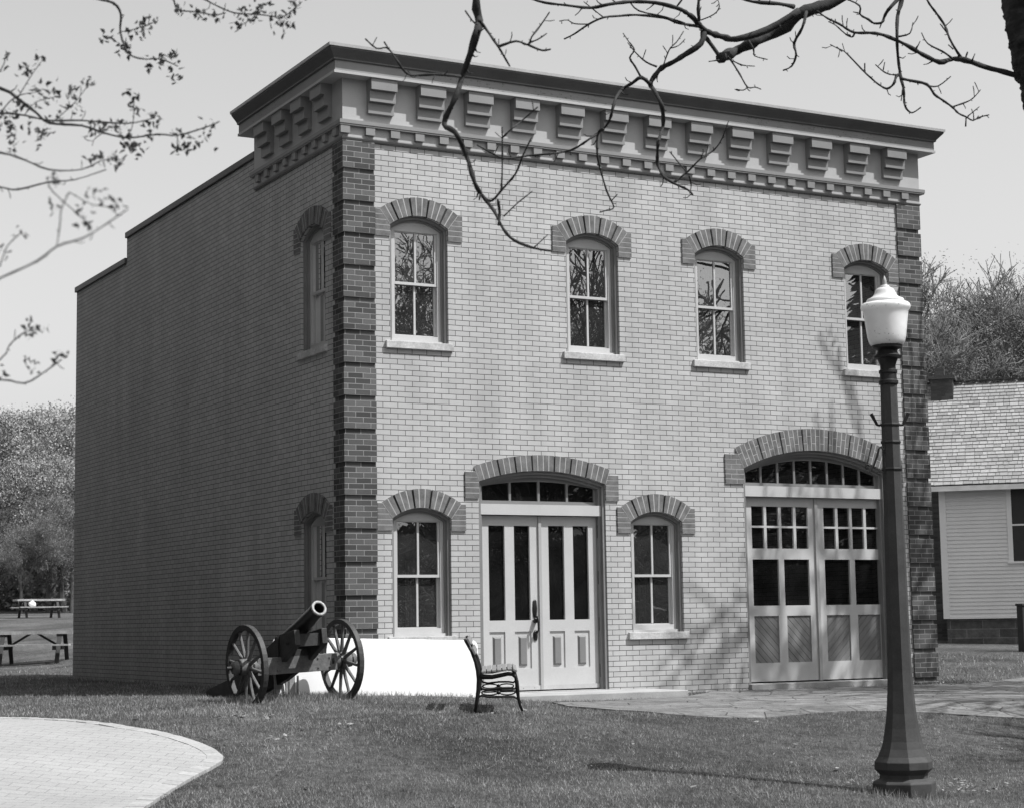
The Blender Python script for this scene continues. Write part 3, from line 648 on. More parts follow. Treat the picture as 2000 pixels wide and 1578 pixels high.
# ------------------------------------------------------------------ bench
b0 = at(928, 1397, 19.4); b1 = at(930.5, 1383, 20.75); ax = (b1-b0); blen = 1.34; axn = Vector((ax.x, ax.y, 0)).normalized()
bz = gz(b0.x+.3, b0.y+.5)
bench = tag(empty('park_bench', (b0.x, b0.y, bz-.004), math.atan2(axn.y, axn.x)-math.pi/2), 'park bench with grey wooden slats and black cast iron ends beside entrance doors', 'bench')
bpr = [(0,0),(.018,.10),(.038,.22),(.048,.33),(.036,.42),(.014,.51),(-.028,.62),(-.10,.745)]
def bend(y0):
    w = MB(); Lc = lambda q: [(x, y0, z) for x, z in q]
    w.tube(Lc(bpr), [.016,.019,.024,.028,.024,.02,.017,.014], 8)
    w.tube(Lc([(.045,.36),(.10,.355),(.18,.352),(.26,.366),(.34,.382),(.39,.378),(.422,.35),(.436,.30),(.444,.22),(.447,.14),(.462,.06),(.487,.0)]), [.026,.026,.023,.022,.021,.021,.02,.018,.017,.016,.015,.014], 8)
    w.tube(Lc([(.05,.27),(.075,.238),(.13,.225),(.25,.238),(.36,.238),(.41,.228),(.44,.25)]), .011, 6)
    w.tube(Lc([(.02,.14),(.07,.165),(.13,.150),(.28,.150),(.40,.150),(.445,.12),(.46,.07)]), .012, 6)
    for cx_, ex in ((.155,.085), (.335,.08)): w.tube(Lc([(cx_+ex*math.cos(t), .192+.024*math.sin(t)) for t in [i*math.pi/6 for i in range(13)]]), .008, 6, caps=False)
    w.lathe([(.008,-.02),(.022,-.01),(.022,.01),(.008,.02)], 8, lambda x, y, z: (.245+x, y0+z, .192+y))
    w.build('bench_end', 'iron', bench, smooth=True)
bench.rotation_euler.x = .018
bend(0); bend(blen)
for i in range(7):
    x_ = .095+i*.0535; z_ = .404+(.004*i if i < 6 else .012); w = MB()
    w.bar((x_, -.04, z_), (x_, blen+.04, z_), .044, .022, up=(-.08 if i < 6 else .5, 0, 1)); w.build('seat_slat', 'slat', bench, bevel=.003)
for cx_, cz_ in ((-.055,.715), (-.005,.615)):
    w = MB(); w.bar((cx_, -.04, cz_), (cx_, blen+.04, cz_), .024, .072, up=(-.5,0,1)); w.build('back_slat', 'slat', bench, bevel=.003)
# ------------------------------------------------------------------ folding table on its long edge
ta = at(537, 1300, 22.25); tb = at(938, 1305, 23.2)
dv = Vector((tb.x-ta.x, tb.y-ta.y, 0)); tl = dv.length; zl = at(545, 1244, 22.25).z; zr = at(925, 1250, 23.2).z
ft = tag(empty('folding_table', (ta.x, ta.y, 0), math.atan2(dv.y, dv.x)), 'white plastic folding table standing on its long edge behind the cannon', 'folding table')
w = MB(); n_ = 8; r_ = .07
def rrect(x0, x1, z0a, z0b, z1a, z1b, r):
    pts = []
    for cx_, cz_, a0 in ((x1-r, z1b-r, 0), (x0+r, z1a-r, 90), (x0+r, z0a+r, 180), (x1-r, z0b+r, 270)):
        for i in range(7): a_ = math.radians(a0+15*i); pts.append((cx_+r*math.cos(a_), cz_+r*math.sin(a_)))
    return pts
w.prism(rrect(0, tl, -.16, -.20, zl, zr, r_), 0, .045, lambda a, d, z: (a, d+.14*z, z)); w.build('table_top', 'white_plastic', ft, bevel=.012)
w = MB(); w.tube([(.13,-.02,.55),(.13,-.03,-.10)], .014, 8); w.tube([(.27,-.02,.2),(.27,-.03,-.10)], .014, 8); w.box(.17, .235, -.03, -.004, -.1, .25); w.build('folded_leg', 'leg_metal', ft)
# ------------------------------------------------------------------ cannon
PL, PR = at(482, 1302, 21.25), at(667, 1288, 21.95)
X = (PR-PL); track = X.length; X.normalize(); Fm = X.cross(Vector((0,0,1))).normalized()   # muzzle direction
if Fm.y > 0: Fm = -Fm
Zc = X.cross(-Fm).normalized()
if Zc.z < 0: Zc = -Zc
mid = (PL+PR)/2
cn = bpy.data.objects.new('cannon', None); COL.objects.link(cn)
Yc = -Fm; cn.matrix_world = Matrix(((X.x,Yc.x,Zc.x,mid.x),(X.y,Yc.y,Zc.y,mid.y),(X.z,Yc.z,Zc.z,mid.z),(0,0,0,1)))
tag(cn, 'old black field cannon on spoked wooden wheels pointing up from the lawn', 'cannon')
WR = .475; h2 = track/2
for sx in (-1, 1):
    w = MB(); cx_ = sx*h2; n_ = 40
    prof = [(WR-.062,-.032),(WR,-.032),(WR,.032),(WR-.062,.032)]; vs = []
    for i in range(n_):
        a_ = 2*math.pi*i/n_
        for r, o_ in prof: vs.append((cx_+o_, r*math.cos(a_), r*math.sin(a_)))
    fs = [(i*4+k, i*4+(k+1) % 4, ((i+1) % n_)*4+(k+1) % 4, ((i+1) % n_)*4+k) for i in range(n_) for k in range(4)]
    w.add(vs, fs); wheel = w.build('wheel', 'cann_wood', cn, bevel=.006)
    w = MB(); w.lathe([(.05,-.20),(.072,-.19),(.078,-.12),(.095,-.06),(.10,.0),(.095,.06),(.08,.12),(.07,.17),(.045,.18)], 20, lambda x, y, z: (cx_+sx*z, x, y)); hb = w.build('hub', 'cann_wood2', wheel, smooth=True)
    w = MB(); w.lathe([(.084,-.165),(.084,-.14)], 20, lambda x, y, z: (cx_+sx*z, x, y)); w.lathe([(.103,-.055),(.104,-.035)], 20, lambda x, y, z: (cx_+sx*z, x, y)); w.lathe([(.088,.10),(.086,.12)], 20, lambda x, y, z: (cx_+sx*z, x, y))
    w.lathe([(.022,.16),(.022,.25)], 12, lambda x, y, z: (cx_+sx*z, x, y)); w.tube([(cx_+sx*.225,0,-.06),(cx_+sx*.225,0,.06)], .009, 6); w.build('hub_band', 'gun', wheel)
    for i in range(12):
        a_ = 2*math.pi*(i+.3)/12; c_, s2 = math.cos(a_), math.sin(a_); w = MB()
        w.tube([(cx_, .085*c_, .085*s2), (cx_, .2*c_, .2*s2), (cx_, (WR-.06)*c_, (WR-.06)*s2)], [.024,.021,.017], 8); w.build('spoke', 'cann_wood2', wheel)
w = MB(); w.box(-h2+.10, h2-.10, -.075, .075, -.105, .085)
for sx in (-1, 1):
    for dx in (.15, .30):
        for dz in (-.06, .045): w.lathe([(.012,-.012),(.009,0)], 8, lambda x, y, z: (sx*(h2-.05-dx)+x, -.075-.0+z, dz+y))
w.build('axle_beam', 'cann_wood2', cn, bevel=.006)
chk = [(-.42,.22),(-.40,.39),(-.06,.34),(.25,.20),(.8,-.02),(1.35,-.20),(1.80,-.30),(1.92,-.34),(1.92,-.50),(1.70,-.50),(1.2,-.40),(.55,-.22),(.15,-.07),(-.12,.05)]
for sx in (-1, 1):
    w = MB(); T = lambda a, d, z: (d, a, z); x0 = sx*.175; w.prism(chk, x0-.035, x0+.035, T); w.build('carriage_cheek', 'cann_wood', cn, bevel=.005)
w = MB(); w.box(-.14,.14,-.36,-.29,.20,.34); w.box(-.14,.14,.5,.58,-.12,.02); w.box(-.14,.14,1.72,1.86,-.48,-.36); w.box(-.14,.14,-.06,.06,.05,.16); w.box(-.215,.215,-.072,.072,.084,.12); w.build('transom_block', 'cann_wood', cn)
for sx in (-1, 1): MB().bar((sx*.213, -.05, .33), (sx*.213, -.05, .08), .05, .008, up=(0,1,0)).build('iron_strap', 'gun', cn)
for q in ((-.25,.24),(.62,-.08)): MB().tube([(-.235,*q),(.235,*q)], .012, 8).build('carriage_bolt', 'gun', cn)
el = math.radians(25.5); pm = Vector((0, -.62, .62)); bd = Vector((0, -math.cos(el), math.sin(el)))
def TB(x, y, z):   # barrel local: z along bore towards muzzle, 0 at muzzle
    up = Vector((0, math.sin(el), math.cos(el))); return pm + bd*z + Vector((1,0,0))*x + up*y
w = MB(); bp = [(.02,-1.66),(.045,-1.64),(.05,-1.60),(.03,-1.57),(.10,-1.53),(.128,-1.50),(.128,-1.46),(.122,-1.2),(.116,-.95),(.119,-.94),(.119,-.91),(.111,-.90),(.096,-.5),(.086,-.12),(.088,-.10),(.092,-.03),(.092,-.012)]
w.lathe(bp+[(.088,0),(.062,0),(.060,-.012),(.058,-.45)], 32, TB); w.f.pop(); w.m.pop()
w.add([TB(.058*math.cos(i*math.pi/16), .058*math.sin(i*math.pi/16), -.45) for i in range(32)], [tuple(range(32))])
br = w.build('barrel', 'gun', cn, smooth=True, fix=False); q = br.modifiers.new('edge', 'EDGE_SPLIT'); q.split_angle = math.radians(40)
w = MB(); w.lathe([(.0925,-.014),(.0915,.004),(.088,.008),(.066,.008),(.061,.001),(.061,-.016)], 32, TB); w.f.pop(); w.m.pop(); w.f.pop(); w.m.pop(); w.build('muzzle_lip', 'gunlip', br, smooth=True)
w = MB(); w.tube([TB(-.19,-.02,-.78), TB(.19,-.02,-.78)], .045, 16); w.build('trunnion', 'gun', br)
# ------------------------------------------------------------------ picnic tables
def picnic(loc, rz, label, s=1.0):
    t = tag(empty('picnic_table', loc, rz), label, 'picnic table', 'wooden picnic tables behind the building'); t.scale = (s,)*3; L = .92
    w = MB()
    for i in range(5): w.box(-L, L, -.36+i*.147, -.36+i*.147+.138, .665, .738)
    w.build('table_top', 'old_wood', t)
    for sg in (-1, 1):
        w = MB(); w.box(-L, L, sg*.70-.13, sg*.70-.003, .41, .445); w.box(-L, L, sg*.70+.003, sg*.70+.13, .41, .445); w.build('seat', 'old_wood', t)
    for sx in (-1, 1):
        w = MB(); x_ = sx*.62; w.bar((x_,-.28,.70),(x_,-.62,0),.04,.09,up=(1,0,0)); w.bar((x_,.28,.70),(x_,.62,0),.04,.09,up=(1,0,0)); w.box(x_-.06,x_-.022,-.80,.80,.32,.408); w.box(x_-.06,x_-.022,-.34,.34,.61,.698)
        w.bar((x_,0,.36),(sx*.06,0,.69),.09,.04); w.build('leg_frame', 'dark_wood', t)
    return t
p1 = on_ground(66, 1297); picnic(p1, -YAW+.04, 'weathered picnic table nearer the building at the left edge', 1.13)
p2 = on_ground(76, 1207); pt2 = picnic(p2, -YAW+.5, 'distant picnic table up the slope with a white bag on its bench', 1.12)
bgm = MB(); bgm.lathe([(.10,0),(.2,.05),(.23,.2),(.2,.34),(.08,.42),(.03,.5)], 12, lambda x, y, z: ((x*1.2+.03*math.sin(z*30))*.6, y*.5, z*.55)); o = bgm.build('white_bag', 'white_plastic', smooth=True)
d_ = p2-CAM; o.location = (p2.x-.45, p2.y-.62, p2.z+.49); tag(o, 'white plastic bag sitting on the distant picnic table seat', 'bag')
# ------------------------------------------------------------------ white clapboard house
HD = 45.0; A0 = at(1847, 1255, HD); hz = A0.z
hr = _r0*.956 - Vector((_f.x, _f.y, 0)).normalized()*.29; hr.z = 0; hr.normalize()
hrz = math.atan2(hr.y, hr.x)
H = tag(empty('clapboard_house', (A0.x, A0.y, hz), hrz), 'white clapboard house with shingled gable roof behind the brick building', 'house')
HL, HDp = 9.0, 5.6; zs, ze, zr_ = .60, 3.92, 6.42     # siding bottom, eave, ridge (local)
w = MB(); w.box(.05, HL-.05, .05, HDp-.05, -.8, zs); w.build('foundation', 'rubble', H)
w = MB(); z = zs; hwn = (1.55, 2.65, 1.9, 3.62)
nrow = 0
while z < ze-.02:
    z1 = min(z+.092, ze)
    segs = [(.12, HL-.12)]
    if z1 > hwn[2] and z < hwn[3]: segs = [(.12, hwn[0]), (hwn[1], HL-.12)]
    for x0, x1 in segs: w.add([(x0,-.022,z),(x1,-.022,z),(x1,-.004,z1),(x0,-.004,z1),(x0,.03,z),(x1,.03,z)], [(0,1,2,3),(4,5,1,0)])
    z = z1
w.box(.0, .03, .0, HDp, zs, ze); w.box(HL-.03, HL, 0, HDp, zs, ze); w.box(0, HL, HDp-.03, HDp, zs, ze); w.add([(0,0,ze),(0,HDp,ze),(0,HDp/2,zr_-.1)], [(0,1,2)]); w.add([(HL,0,ze),(HL,HDp,ze),(HL,HDp/2,zr_-.1)], [(0,1,2)])
w.box(.05, HL-.05, .03, .04, zs, ze)
w.build('clapboard_wall', 'clap', H, fix=False)
w = MB(); w.box(-.02,.135,-.035,.10,zs-.03,ze); w.box(HL-.135,HL+.02,-.035,.1,zs-.03,ze); w.box(.135,HL-.135,-.034,.0,ze-.20,ze); w.box(.135,HL-.135,-.036,.0,zs-.035,zs+.012); w.build('corner_board', 'clap_trim', H)
wf = MB(); wf.box(hwn[0],hwn[0]+.11,-.045,.02,hwn[2],hwn[3]); wf.box(hwn[1]-.11,hwn[1],-.045,.02,hwn[2],hwn[3]); wf.box(hwn[0]-.02,hwn[1]+.02,-.05,.02,hwn[3],hwn[3]+.1); wf.box(hwn[0]-.03,hwn[1]+.03,-.07,.02,hwn[2]-.05,hwn[2])
wf.box(hwn[0]+.11,hwn[1]-.11,-.03,-.0,(hwn[2]+hwn[3])/2-.02,(hwn[2]+hwn[3])/2+.02); wo = wf.build('window', 'clap_trim', H)
w = MB(); w.add([(hwn[0]+.1,-.01,hwn[2]),(hwn[1]-.1,-.01,hwn[2]),(hwn[1]-.1,-.01,hwn[3]),(hwn[0]+.1,-.01,hwn[3])], [(0,1,2,3)]); w.build('pane', 'hinge', wo, fix=False)
# roof: deck plus individual shingles in one mesh
w = MB(); oh, oe = .42, .32; sl = math.atan2(zr_-ze, HDp/2); ca, sa = math.cos(sl), math.sin(sl); rl = (HDp/2+oe)/ca; zE = ze-oe*math.tan(sl)+.10
def RT(side):
    if side > 0: return lambda a, d, h: (a, -oe+d*ca-h*sa, zE+d*sa+h*ca)
    return lambda a, d, h: (a, HDp+oe-d*ca+h*sa, zE+d*sa+h*ca)
for sd2 in (1, -1):
    T = RT(sd2); w.box(-oh, HL+oh, 0, rl, -.06, -.001, 2, T)
    if sd2 > 0:
        d = 0; r0 = 0
        while d < rl-.02:
            a_ = -oh-.02-random.random()*.1
            while a_ < HL+oh:
                wd = random.uniform(.10, .24); d2 = min(d+.145+.03, rl); j = random.uniform(-.008, .012)
                a1 = min(a_+wd-.009, HL+oh+.02); a00 = max(a_, -oh-.02)
                w.add([T(a00, d-j, .010), T(a1, d-j, .010), T(a1, d-j, .030), T(a00, d-j, .030), T(a1, d2, .006), T(a00, d2, .006)], [(0,1,2,3),(3,2,4,5)]); a_ += wd
            d += .142
    else: w.box(-oh, HL+oh, 0, rl, 0, .02, 0, T)
rf = w.build('roof', ['shingle', 'clap_trim', 'dark_wood'], H, fix=False)
w = MB(); T = RT(1)
for i in range(30): a_ = -oh+i*.33; w.bar((a_, HDp/2, zE+rl*sa+.05), (a_+.30, HDp/2, zE+rl*sa+.075), .2, .03)
w.box(-oh, HL+oh, -oe-.02, -oe+.0, zE-.14, zE-.02, 1); w.build('ridge_cap', ['dark_wood', 'clap_trim'], rf)
chb = MB(); chb.box(-.62, -.05, HDp/2-.75, HDp/2+.35, -.8, 4.2); chb.box(-.27, .28, HDp/2-.55, HDp/2+.2, 4.2, zr_+.18); chb.box(-.33, .34, HDp/2-.6, HDp/2+.25, zr_+.18, zr_+.27); chb.box(-.16, .06, HDp/2-.3, HDp/2-.05, zr_+.27, zr_+.5)
ch = chb.build('chimney', brick('chimney_brick', 'x', .10, .06, .09), H)
# small shed
SH = at(1826, 1245, 58); sh = tag(empty('shed', (SH.x, SH.y, gz(SH.x, SH.y)), -YAW-.75), 'small steep-roofed white shed glimpsed beside the corner pier', 'shed')
w = MB(); w.box(-.7,.7,-.55,.55,-.4,2.2,0); w.box(-.7,-.66,-.56,-.55,.3,2.2,1); w.build('wall', ['dark_wood','clap'], sh)  # dark box paints in the shade of the open porch
w = MB()
for k in range(4):
    z0_, z1_ = 2.2+k*.42, 2.2+(k+1)*.42-.02; a0_ = .62*(1-(z0_-2.2)/1.75); a1_ = .62*max(0, 1-(z1_-2.2)/1.75); w.prism([(-a0_,z0_),(a0_,z0_),(a1_,z1_),(-a1_,z1_)], -.60, -.565, TF)
w.build('gable', 'clap', sh)
w = MB(); w.bar((-.36,0,3.05),(-.36,0,3.05001),.1,.1)
w = MB()
for sg in (-1, 1): w.add([(sg*.78,-.66,1.98),(sg*.78,.66,1.98),(0,.66,3.98),(0,-.66,3.98),(sg*.74,-.66,1.95),(sg*.74,.66,1.95),(0,.66,3.9),(0,-.66,3.9)], [(0,1,2,3),(4,5,6,7),(0,3,7,4),(1,2,6,5),(0,1,5,4)])
w.build('roof', 'shingle', sh)
pp = on_ground(2001, 1272); w = MB(); w.box(-.09,.09,-.09,.09,-.3,.98); w.box(-.11,.11,-.11,.11,.98,1.03); o = w.build('wooden_post', 'post', bevel=.01); o.location = pp; tag(o, 'short dark square post on the grass at the right edge', 'post')
# ------------------------------------------------------------------ trees
def grow(seed, height, spread=.5, levels=5, n0=5, leaves=3000, lsize=.10, r0=.2, up=.25, twig=.006):
    R = random.Random(seed); w = MB(); tips = []
    def br(p, d, L, r, lev):
        k = 4; pts = [p]; rad = [r]; q = p.copy(); dd = d.copy()
        for i in range(k):
            dd = (dd + Vector((R.gauss(0,.13), R.gauss(0,.13), R.gauss(0,.08)+up*.12))).normalized(); q = q+dd*L/k; pts.append(q.copy()); rad.append(max(r*(1-.5*(i+1)/k), twig))
        w.tube(pts, rad, 6 if lev == 0 else 3, caps=False)
        if lev >= levels: tips.append((pts[-1], dd)); tips.append((pts[2], dd)); return
        nc = n0 if lev else n0+3
        for i in range(nc):
            t = R.uniform(.35 if lev else .3, 1); j = min(int(t*k), k-1); bp = pts[j].lerp(pts[j+1], t*k-j)
            az = R.uniform(0, 2*math.pi); o = dd.orthogonal().normalized(); o = (o*math.cos(az)+dd.cross(o)*math.sin(az)); ang = R.uniform(.35, .95)*spread*1.6
            nd = (dd*math.cos(ang)+o*math.sin(ang)+Vector((0,0,up*.5))).normalized(); br(bp, nd, L*R.uniform(.5,.78), max(rad[j]*.55, twig), lev+1)
    br(Vector((0,0,-.3)), Vector((0,0,1)), height*.42, r0, 0)
    lf = MB()
    if leaves:
        for i in range(leaves):
            p, d = R.choice(tips); c = p+Vector((R.gauss(0,.25), R.gauss(0,.25), R.gauss(0,.22))); a = Vector((R.gauss(0,1),R.gauss(0,1),R.gauss(0,1))).normalized(); b = a.orthogonal().normalized()*lsize*R.uniform(.4,1); a = a*lsize*R.uniform(.5,1.1)
            lf.add([c-a, c-b*.6, c+a, c+b*.6], [(0,1,2,3)])
    return w, lf
def tree(name, data, loc, rz, sc, label, group, mats=('bark_far','leaf_far')):
    w, lf = data; t = tag(empty(name, loc, rz), label, 'tree', group); t.scale = (sc,)*3
    w.build('trunk', mats[0], t, fix=False)
    if lf.f: lf.build('crown', mats[1], t, fix=False)
    return t
protos = [tree('budding_tree', grow(s, 11, .62, 6, 4, 26000, .036, .22, .14, .010), (0,0,0), 0, 1, 'x', 'trees beyond the lawn') for s in (1, 2, 3)]
protos += [tree('budding_tree', grow(s, 11, .62, 5, 4, 30000, .075, .2, .15, .012), (0,0,0), 0, 1, 'x', 'trees beyond the lawn', mats=('bark_wood','leaf_wood')) for s in (14, 15)]
used = set()
def place(k, u, D, hpx_top, label, group, name='budding_tree', base=None):
    """tree k standing on the ground along the sight line of column u; top reaches image row hpx_top"""
    P = at(u, 1200, D); z0 = gz(P.x, P.y); hor = 789+FPX*math.tan(PITCH)-.016*(u-1000)
    topz = CAM.z+(hor-hpx_top)*D/FPX*1.0; sc = max(.2, (topz-z0)/ (KH[k]))
    t = protos[k] if k not in used else copy_tree(protos[k]); used.add(k)
    t.location = (P.x, P.y, z0); t.rotation_euler.z = random.uniform(0, 6.28); t.scale = (sc,)*3; t['label'] = label; t['group'] = group
    return t
KH = []
for t in protos:
    me = t.children[0].data; co = np.empty(len(me.vertices)*3); me.vertices.foreach_get('co', co); KH.append(float(co[2::3].max())*.97)
ll = 'budding tree in the hazy wood beyond the picnic tables'
for i, (k, u, D, top) in enumerate([(3,-60,112,800),(4,20,104,812),(3,75,116,795),(4,118,108,800),(3,160,112,790),(4,215,118,790),(3,-20,96,985),(4,40,92,1000),(3,95,96,960),(4,140,94,990),(3,5,122,790),(4,60,125,820),(3,128,98,885),(4,190,104,900)]):
    place(k, u, D, top, ll, 'trees in the wood beyond the picnic tables')
lr = 'bare budding tree in the cluster rising above the shingled house roof'
for i, (k, u, D, top) in enumerate([(0,1815,72,505),(1,1868,70,498),(2,1925,74,502),(0,1978,71,520),(1,2030,74,560),(2,1845,82,560),(0,1905,84,540),(1,1955,84,555),(2,2010,86,570),(2,2080,76,510),(0,1780,78,520),(3,1850,92,640),(4,1900,90,650),(3,1950,94,660),(4,2000,92,655),(3,2060,90,650),(4,1805,90,680)]):
    place(k, u, D, top, lr, 'trees rising above the house roof')
# the lawn's other side: trees behind the camera, seen in the window glass
for i, (x, y, k, s_) in enumerate([(9,-33,1,1.5),(17.5,-30,0,1.5),(27,-33,2,1.5),(37,-30,1,1.5),(47,-33,0,1.5),(57,-30,2,1.5)]):
    t = copy_tree(protos[k]); t.location = (x, y, gz(x, y)); t.rotation_euler.z = i*1.7; t.scale = (s_,)*3; t['label'] = 'bare tree across the lawn seen only as a reflection in the upstairs windows'; t['group'] = 'trees across the lawn'
w = MB()
for i in range(26000):      # low mass of shrubbery on the far side of the lawn
    x, y = random.uniform(-10, 75), random.uniform(-56, -48); h = 5.2+1.6*math.sin(x*.35)+1.1*math.sin(x*.9+2); z = gz(x, y)+h*random.random()**.8; a_ = random.uniform(0, 6.28); q = random.uniform(.2,.45)
    w.add([(x-q*math.cos(a_),y-q*math.sin(a_),z-.1),(x,y+.1,z-q),(x+q*math.cos(a_),y+q*math.sin(a_),z+.1),(x,y-.1,z+q)], [(0,1,2,3)])
tag(w.build('far_shrubbery', 'leaf_dark', fix=False), 'dark shrubbery across the lawn reflected in the ground floor windows', 'shrubbery', kind='stuff')
w = MB()
for i in range(30000):      # undergrowth closing the foot of the wood
    u = random.uniform(-140, 330); D = random.uniform(99, 114); P = at(u, 1200, D); h = 3.6+1.2*math.sin(u*.06)+.9*math.sin(u*.17+1); z = gz(P.x, P.y)+h*random.random()**.8; q = random.uniform(.06,.17)
    a = Vector((random.gauss(0,1),random.gauss(0,1),random.gauss(0,1))).normalized()*q; b = a.orthogonal(); c = Vector((P.x,P.y,z)); w.add([c-a, c-b*.6, c+a, c+b*.6], [(0,1,2,3)])
tag(w.build('undergrowth', 'leaf_wood', fix=False), 'tangled undergrowth along the foot of the wood at left', 'undergrowth', kind='stuff')
# unseen evergreens at left, made dense to close off sky from the side wall
def spruce(seed, h):
    Rn = random.Random(seed); w = MB(); w.tube([(0,0,-.3),(0,0,h)], [.22,.03], 8); lf = MB()
    for i in range(9000):
        t = Rn.random()**.75; z = .4+(h-.4)*(1-t)*1.0; rr_ = (.25+2.6*t)*math.sqrt(Rn.random()); a_ = Rn.uniform(0, 6.28)
        c = Vector((rr_*math.cos(a_), rr_*math.sin(a_), z-rr_*.25)); d = Vector((math.cos(a_), math.sin(a_), -.35)); b = d.cross(Vector((0,0,1))).normalized(); q = Rn.uniform(.12,.3)
        lf.add([c-d*q, c-b*q*.5, c+d*q, c+b*q*.5+Vector((0,0,.05))], [(0,1,2,3)])
    return w, lf
sp0 = tree('sky_screen_spruce', spruce(3, 13), (-10.5, -3, -.1), 0, 1, 'unseen dark spruce left of the frame, made dense to shade the side wall from the sky', 'unseen spruces at left screening the sky', ('bark','leaf_dark'))
for i, (x, y, s_) in enumerate([(-10.8,1.2,.95),(-9.8,5.0,1.0),(-9.6,9.0,1.05),(-9.0,13.2,1.0),(-9.0,17.5,1.1),(-12.5,-6.5,1.0),(-13.5,3,1.15),(-13,8,1.1),(-8.6,22,1.1),(-13,13,1.2),(-10.2,-.8,1.0),(-9.9,3.1,1.1),(-9.4,7.1,1.1),(-9.2,11.1,1.1),(-8.9,15.4,1.1)]):
    t = copy_tree(sp0); t.location = (x, y, gz(x, y)); t.rotation_euler.z = i*1.3; t.scale = (s_,)*3
for i in range(26):      # unseen spruces added behind the camera and at right to dim the front wall
    x, y = (-44+i*3.6, -33-2*math.sin(i*2.1)) if i < 14 else (33+1.5*math.sin(i*1.7), -27+(i-14)*3.4)
    t = copy_tree(sp0); t.location = (x, y, gz(x, y)); t.rotation_euler.z = i*.9; t.scale = (1.25+.12*math.sin(i*3.3),)*3; t['group'] = 'spruces added out of view to dim the front wall'; t['label'] = 'dark spruce added out of view round the lawn to cut sky light on the front wall'
# shade tree standing to the right of the picture
w, lf = grow(33, 17, .62, 5, 4, 2500, .06, .28, .16, .023)
st_ = tree('shade_tree', (w, lf), (11.7, -6.2, gz(11.7,-6.2)), 2.0, 1.05, 'bare spreading tree right of the frame casting twig shadows on the garage door', None, ('bark','leaf'))
t = copy_tree(st_); t.location = (9.2, -9.8, gz(9.2,-9.8)); t.rotation_euler.z = .6; t.scale = (.72,)*3; t['label'] = 'bare spreading tree right of the frame nearer the camera, dappling the lawn by the lamp'
# ------------------------------------------------------------------ near bare tree with overhanging limbs
NT = tag(empty('bare_tree', (0,0,0)), 'near bare tree whose trunk and crooked limbs overhang the top right', 'tree')
tp = [(2150,1700,12.5),(2140,1200,12.4),(2125,800,12.3),(2105,500,12.2),(2082,300,12.1),(2058,200,12.05),(2035,130,12),(2018,70,12),(2006,20,12),(1998,-60,12),(1985,-200,12),(1960,-420,12),(1940,-700,12)]
w = MB(); pts = [at(*q) for q in tp]; pts[0].z = gz(pts[0].x, pts[0].y)-.2
def smooth_pts(pts, k=3):
    out = []
    for i in range(len(pts)-1):
        p0, p1, p2, p3 = pts[max(i-1,0)], pts[i], pts[i+1], pts[min(i+2, len(pts)-1)]
        for j in range(k):
            t = j/k; out.append(.5*((2*p1)+(p2-p0)*t+(2*p0-5*p1+4*p2-p3)*t*t+(3*p1-p0-3*p2+p3)*t**3))
    return out+[pts[-1]]
sp_ = smooth_pts(pts, 5); rad = [.21-.09*i/len(sp_)+random.uniform(-.006,.008) for i in range(len(sp_))]; w.tube(smooth_pts(sp_, 6), [r for r in rad for _ in range(6)][:len(sp_)*6-5], 40); o = w.build('trunk', 'bark', NT, smooth=True)
tx = bpy.data.textures.new('bark_relief', 'CLOUDS'); tx.noise_scale = .07; tx.noise_depth = 3; dm = o.modifiers.new('relief', 'DISPLACE'); dm.texture = tx; dm.strength = .06; dm.mid_level = .5
def px_branch(parent, lst, D0, w0, w1, D1=None, mat='bark', buds=True, name='branch', R=random.Random(5)):
    D1 = D0 if D1 is None else D1; n = len(lst)
    pts = [at(u, v, D0+(D1-D0)*i/(n-1)+R.uniform(-.12,.12)*(1 if 0 < i < n-1 else 0)) for i, (u, v) in enumerate(lst)]
    sp_ = smooth_pts(pts, 3); m = len(sp_); D = (D0+D1)/2
    rd = [(w0+(w1-w0)*(i/(m-1))**.8)*.5*D/FPX*R.uniform(.78,1.2) for i in range(m)]
    w = MB(); w.tube(sp_, rd, 7)
    if buds:
        L = 0
        for i in range(1, m-1):
            seg = (sp_[i]-sp_[i-1]); L += seg.length*FPX/D
            if L > R.uniform(9, 26):
                L = 0; d = seg.normalized(); az = R.uniform(0, 6.28); o = d.orthogonal().normalized(); o = o*math.cos(az)+d.cross(o)*math.sin(az)
                ln = R.choice((4, 5, 7, 14))*D/FPX; q = sp_[i]+(d*.7+o).normalized()*ln
                w.tube([sp_[i], sp_[i].lerp(q, .6), q], [rd[i]*.6, max(rd[i]*.35, .8*D/FPX), 1.0*D/FPX], 4)
                if ln > 10*D/FPX:
                    q2 = q+(d*.3+o+Vector((0,0,.6))).normalized()*8*D/FPX; w.tube([q, q2], [1.0*D/FPX, .8*D/FPX], 4)
    return w.build(name, mat, parent, smooth=True)
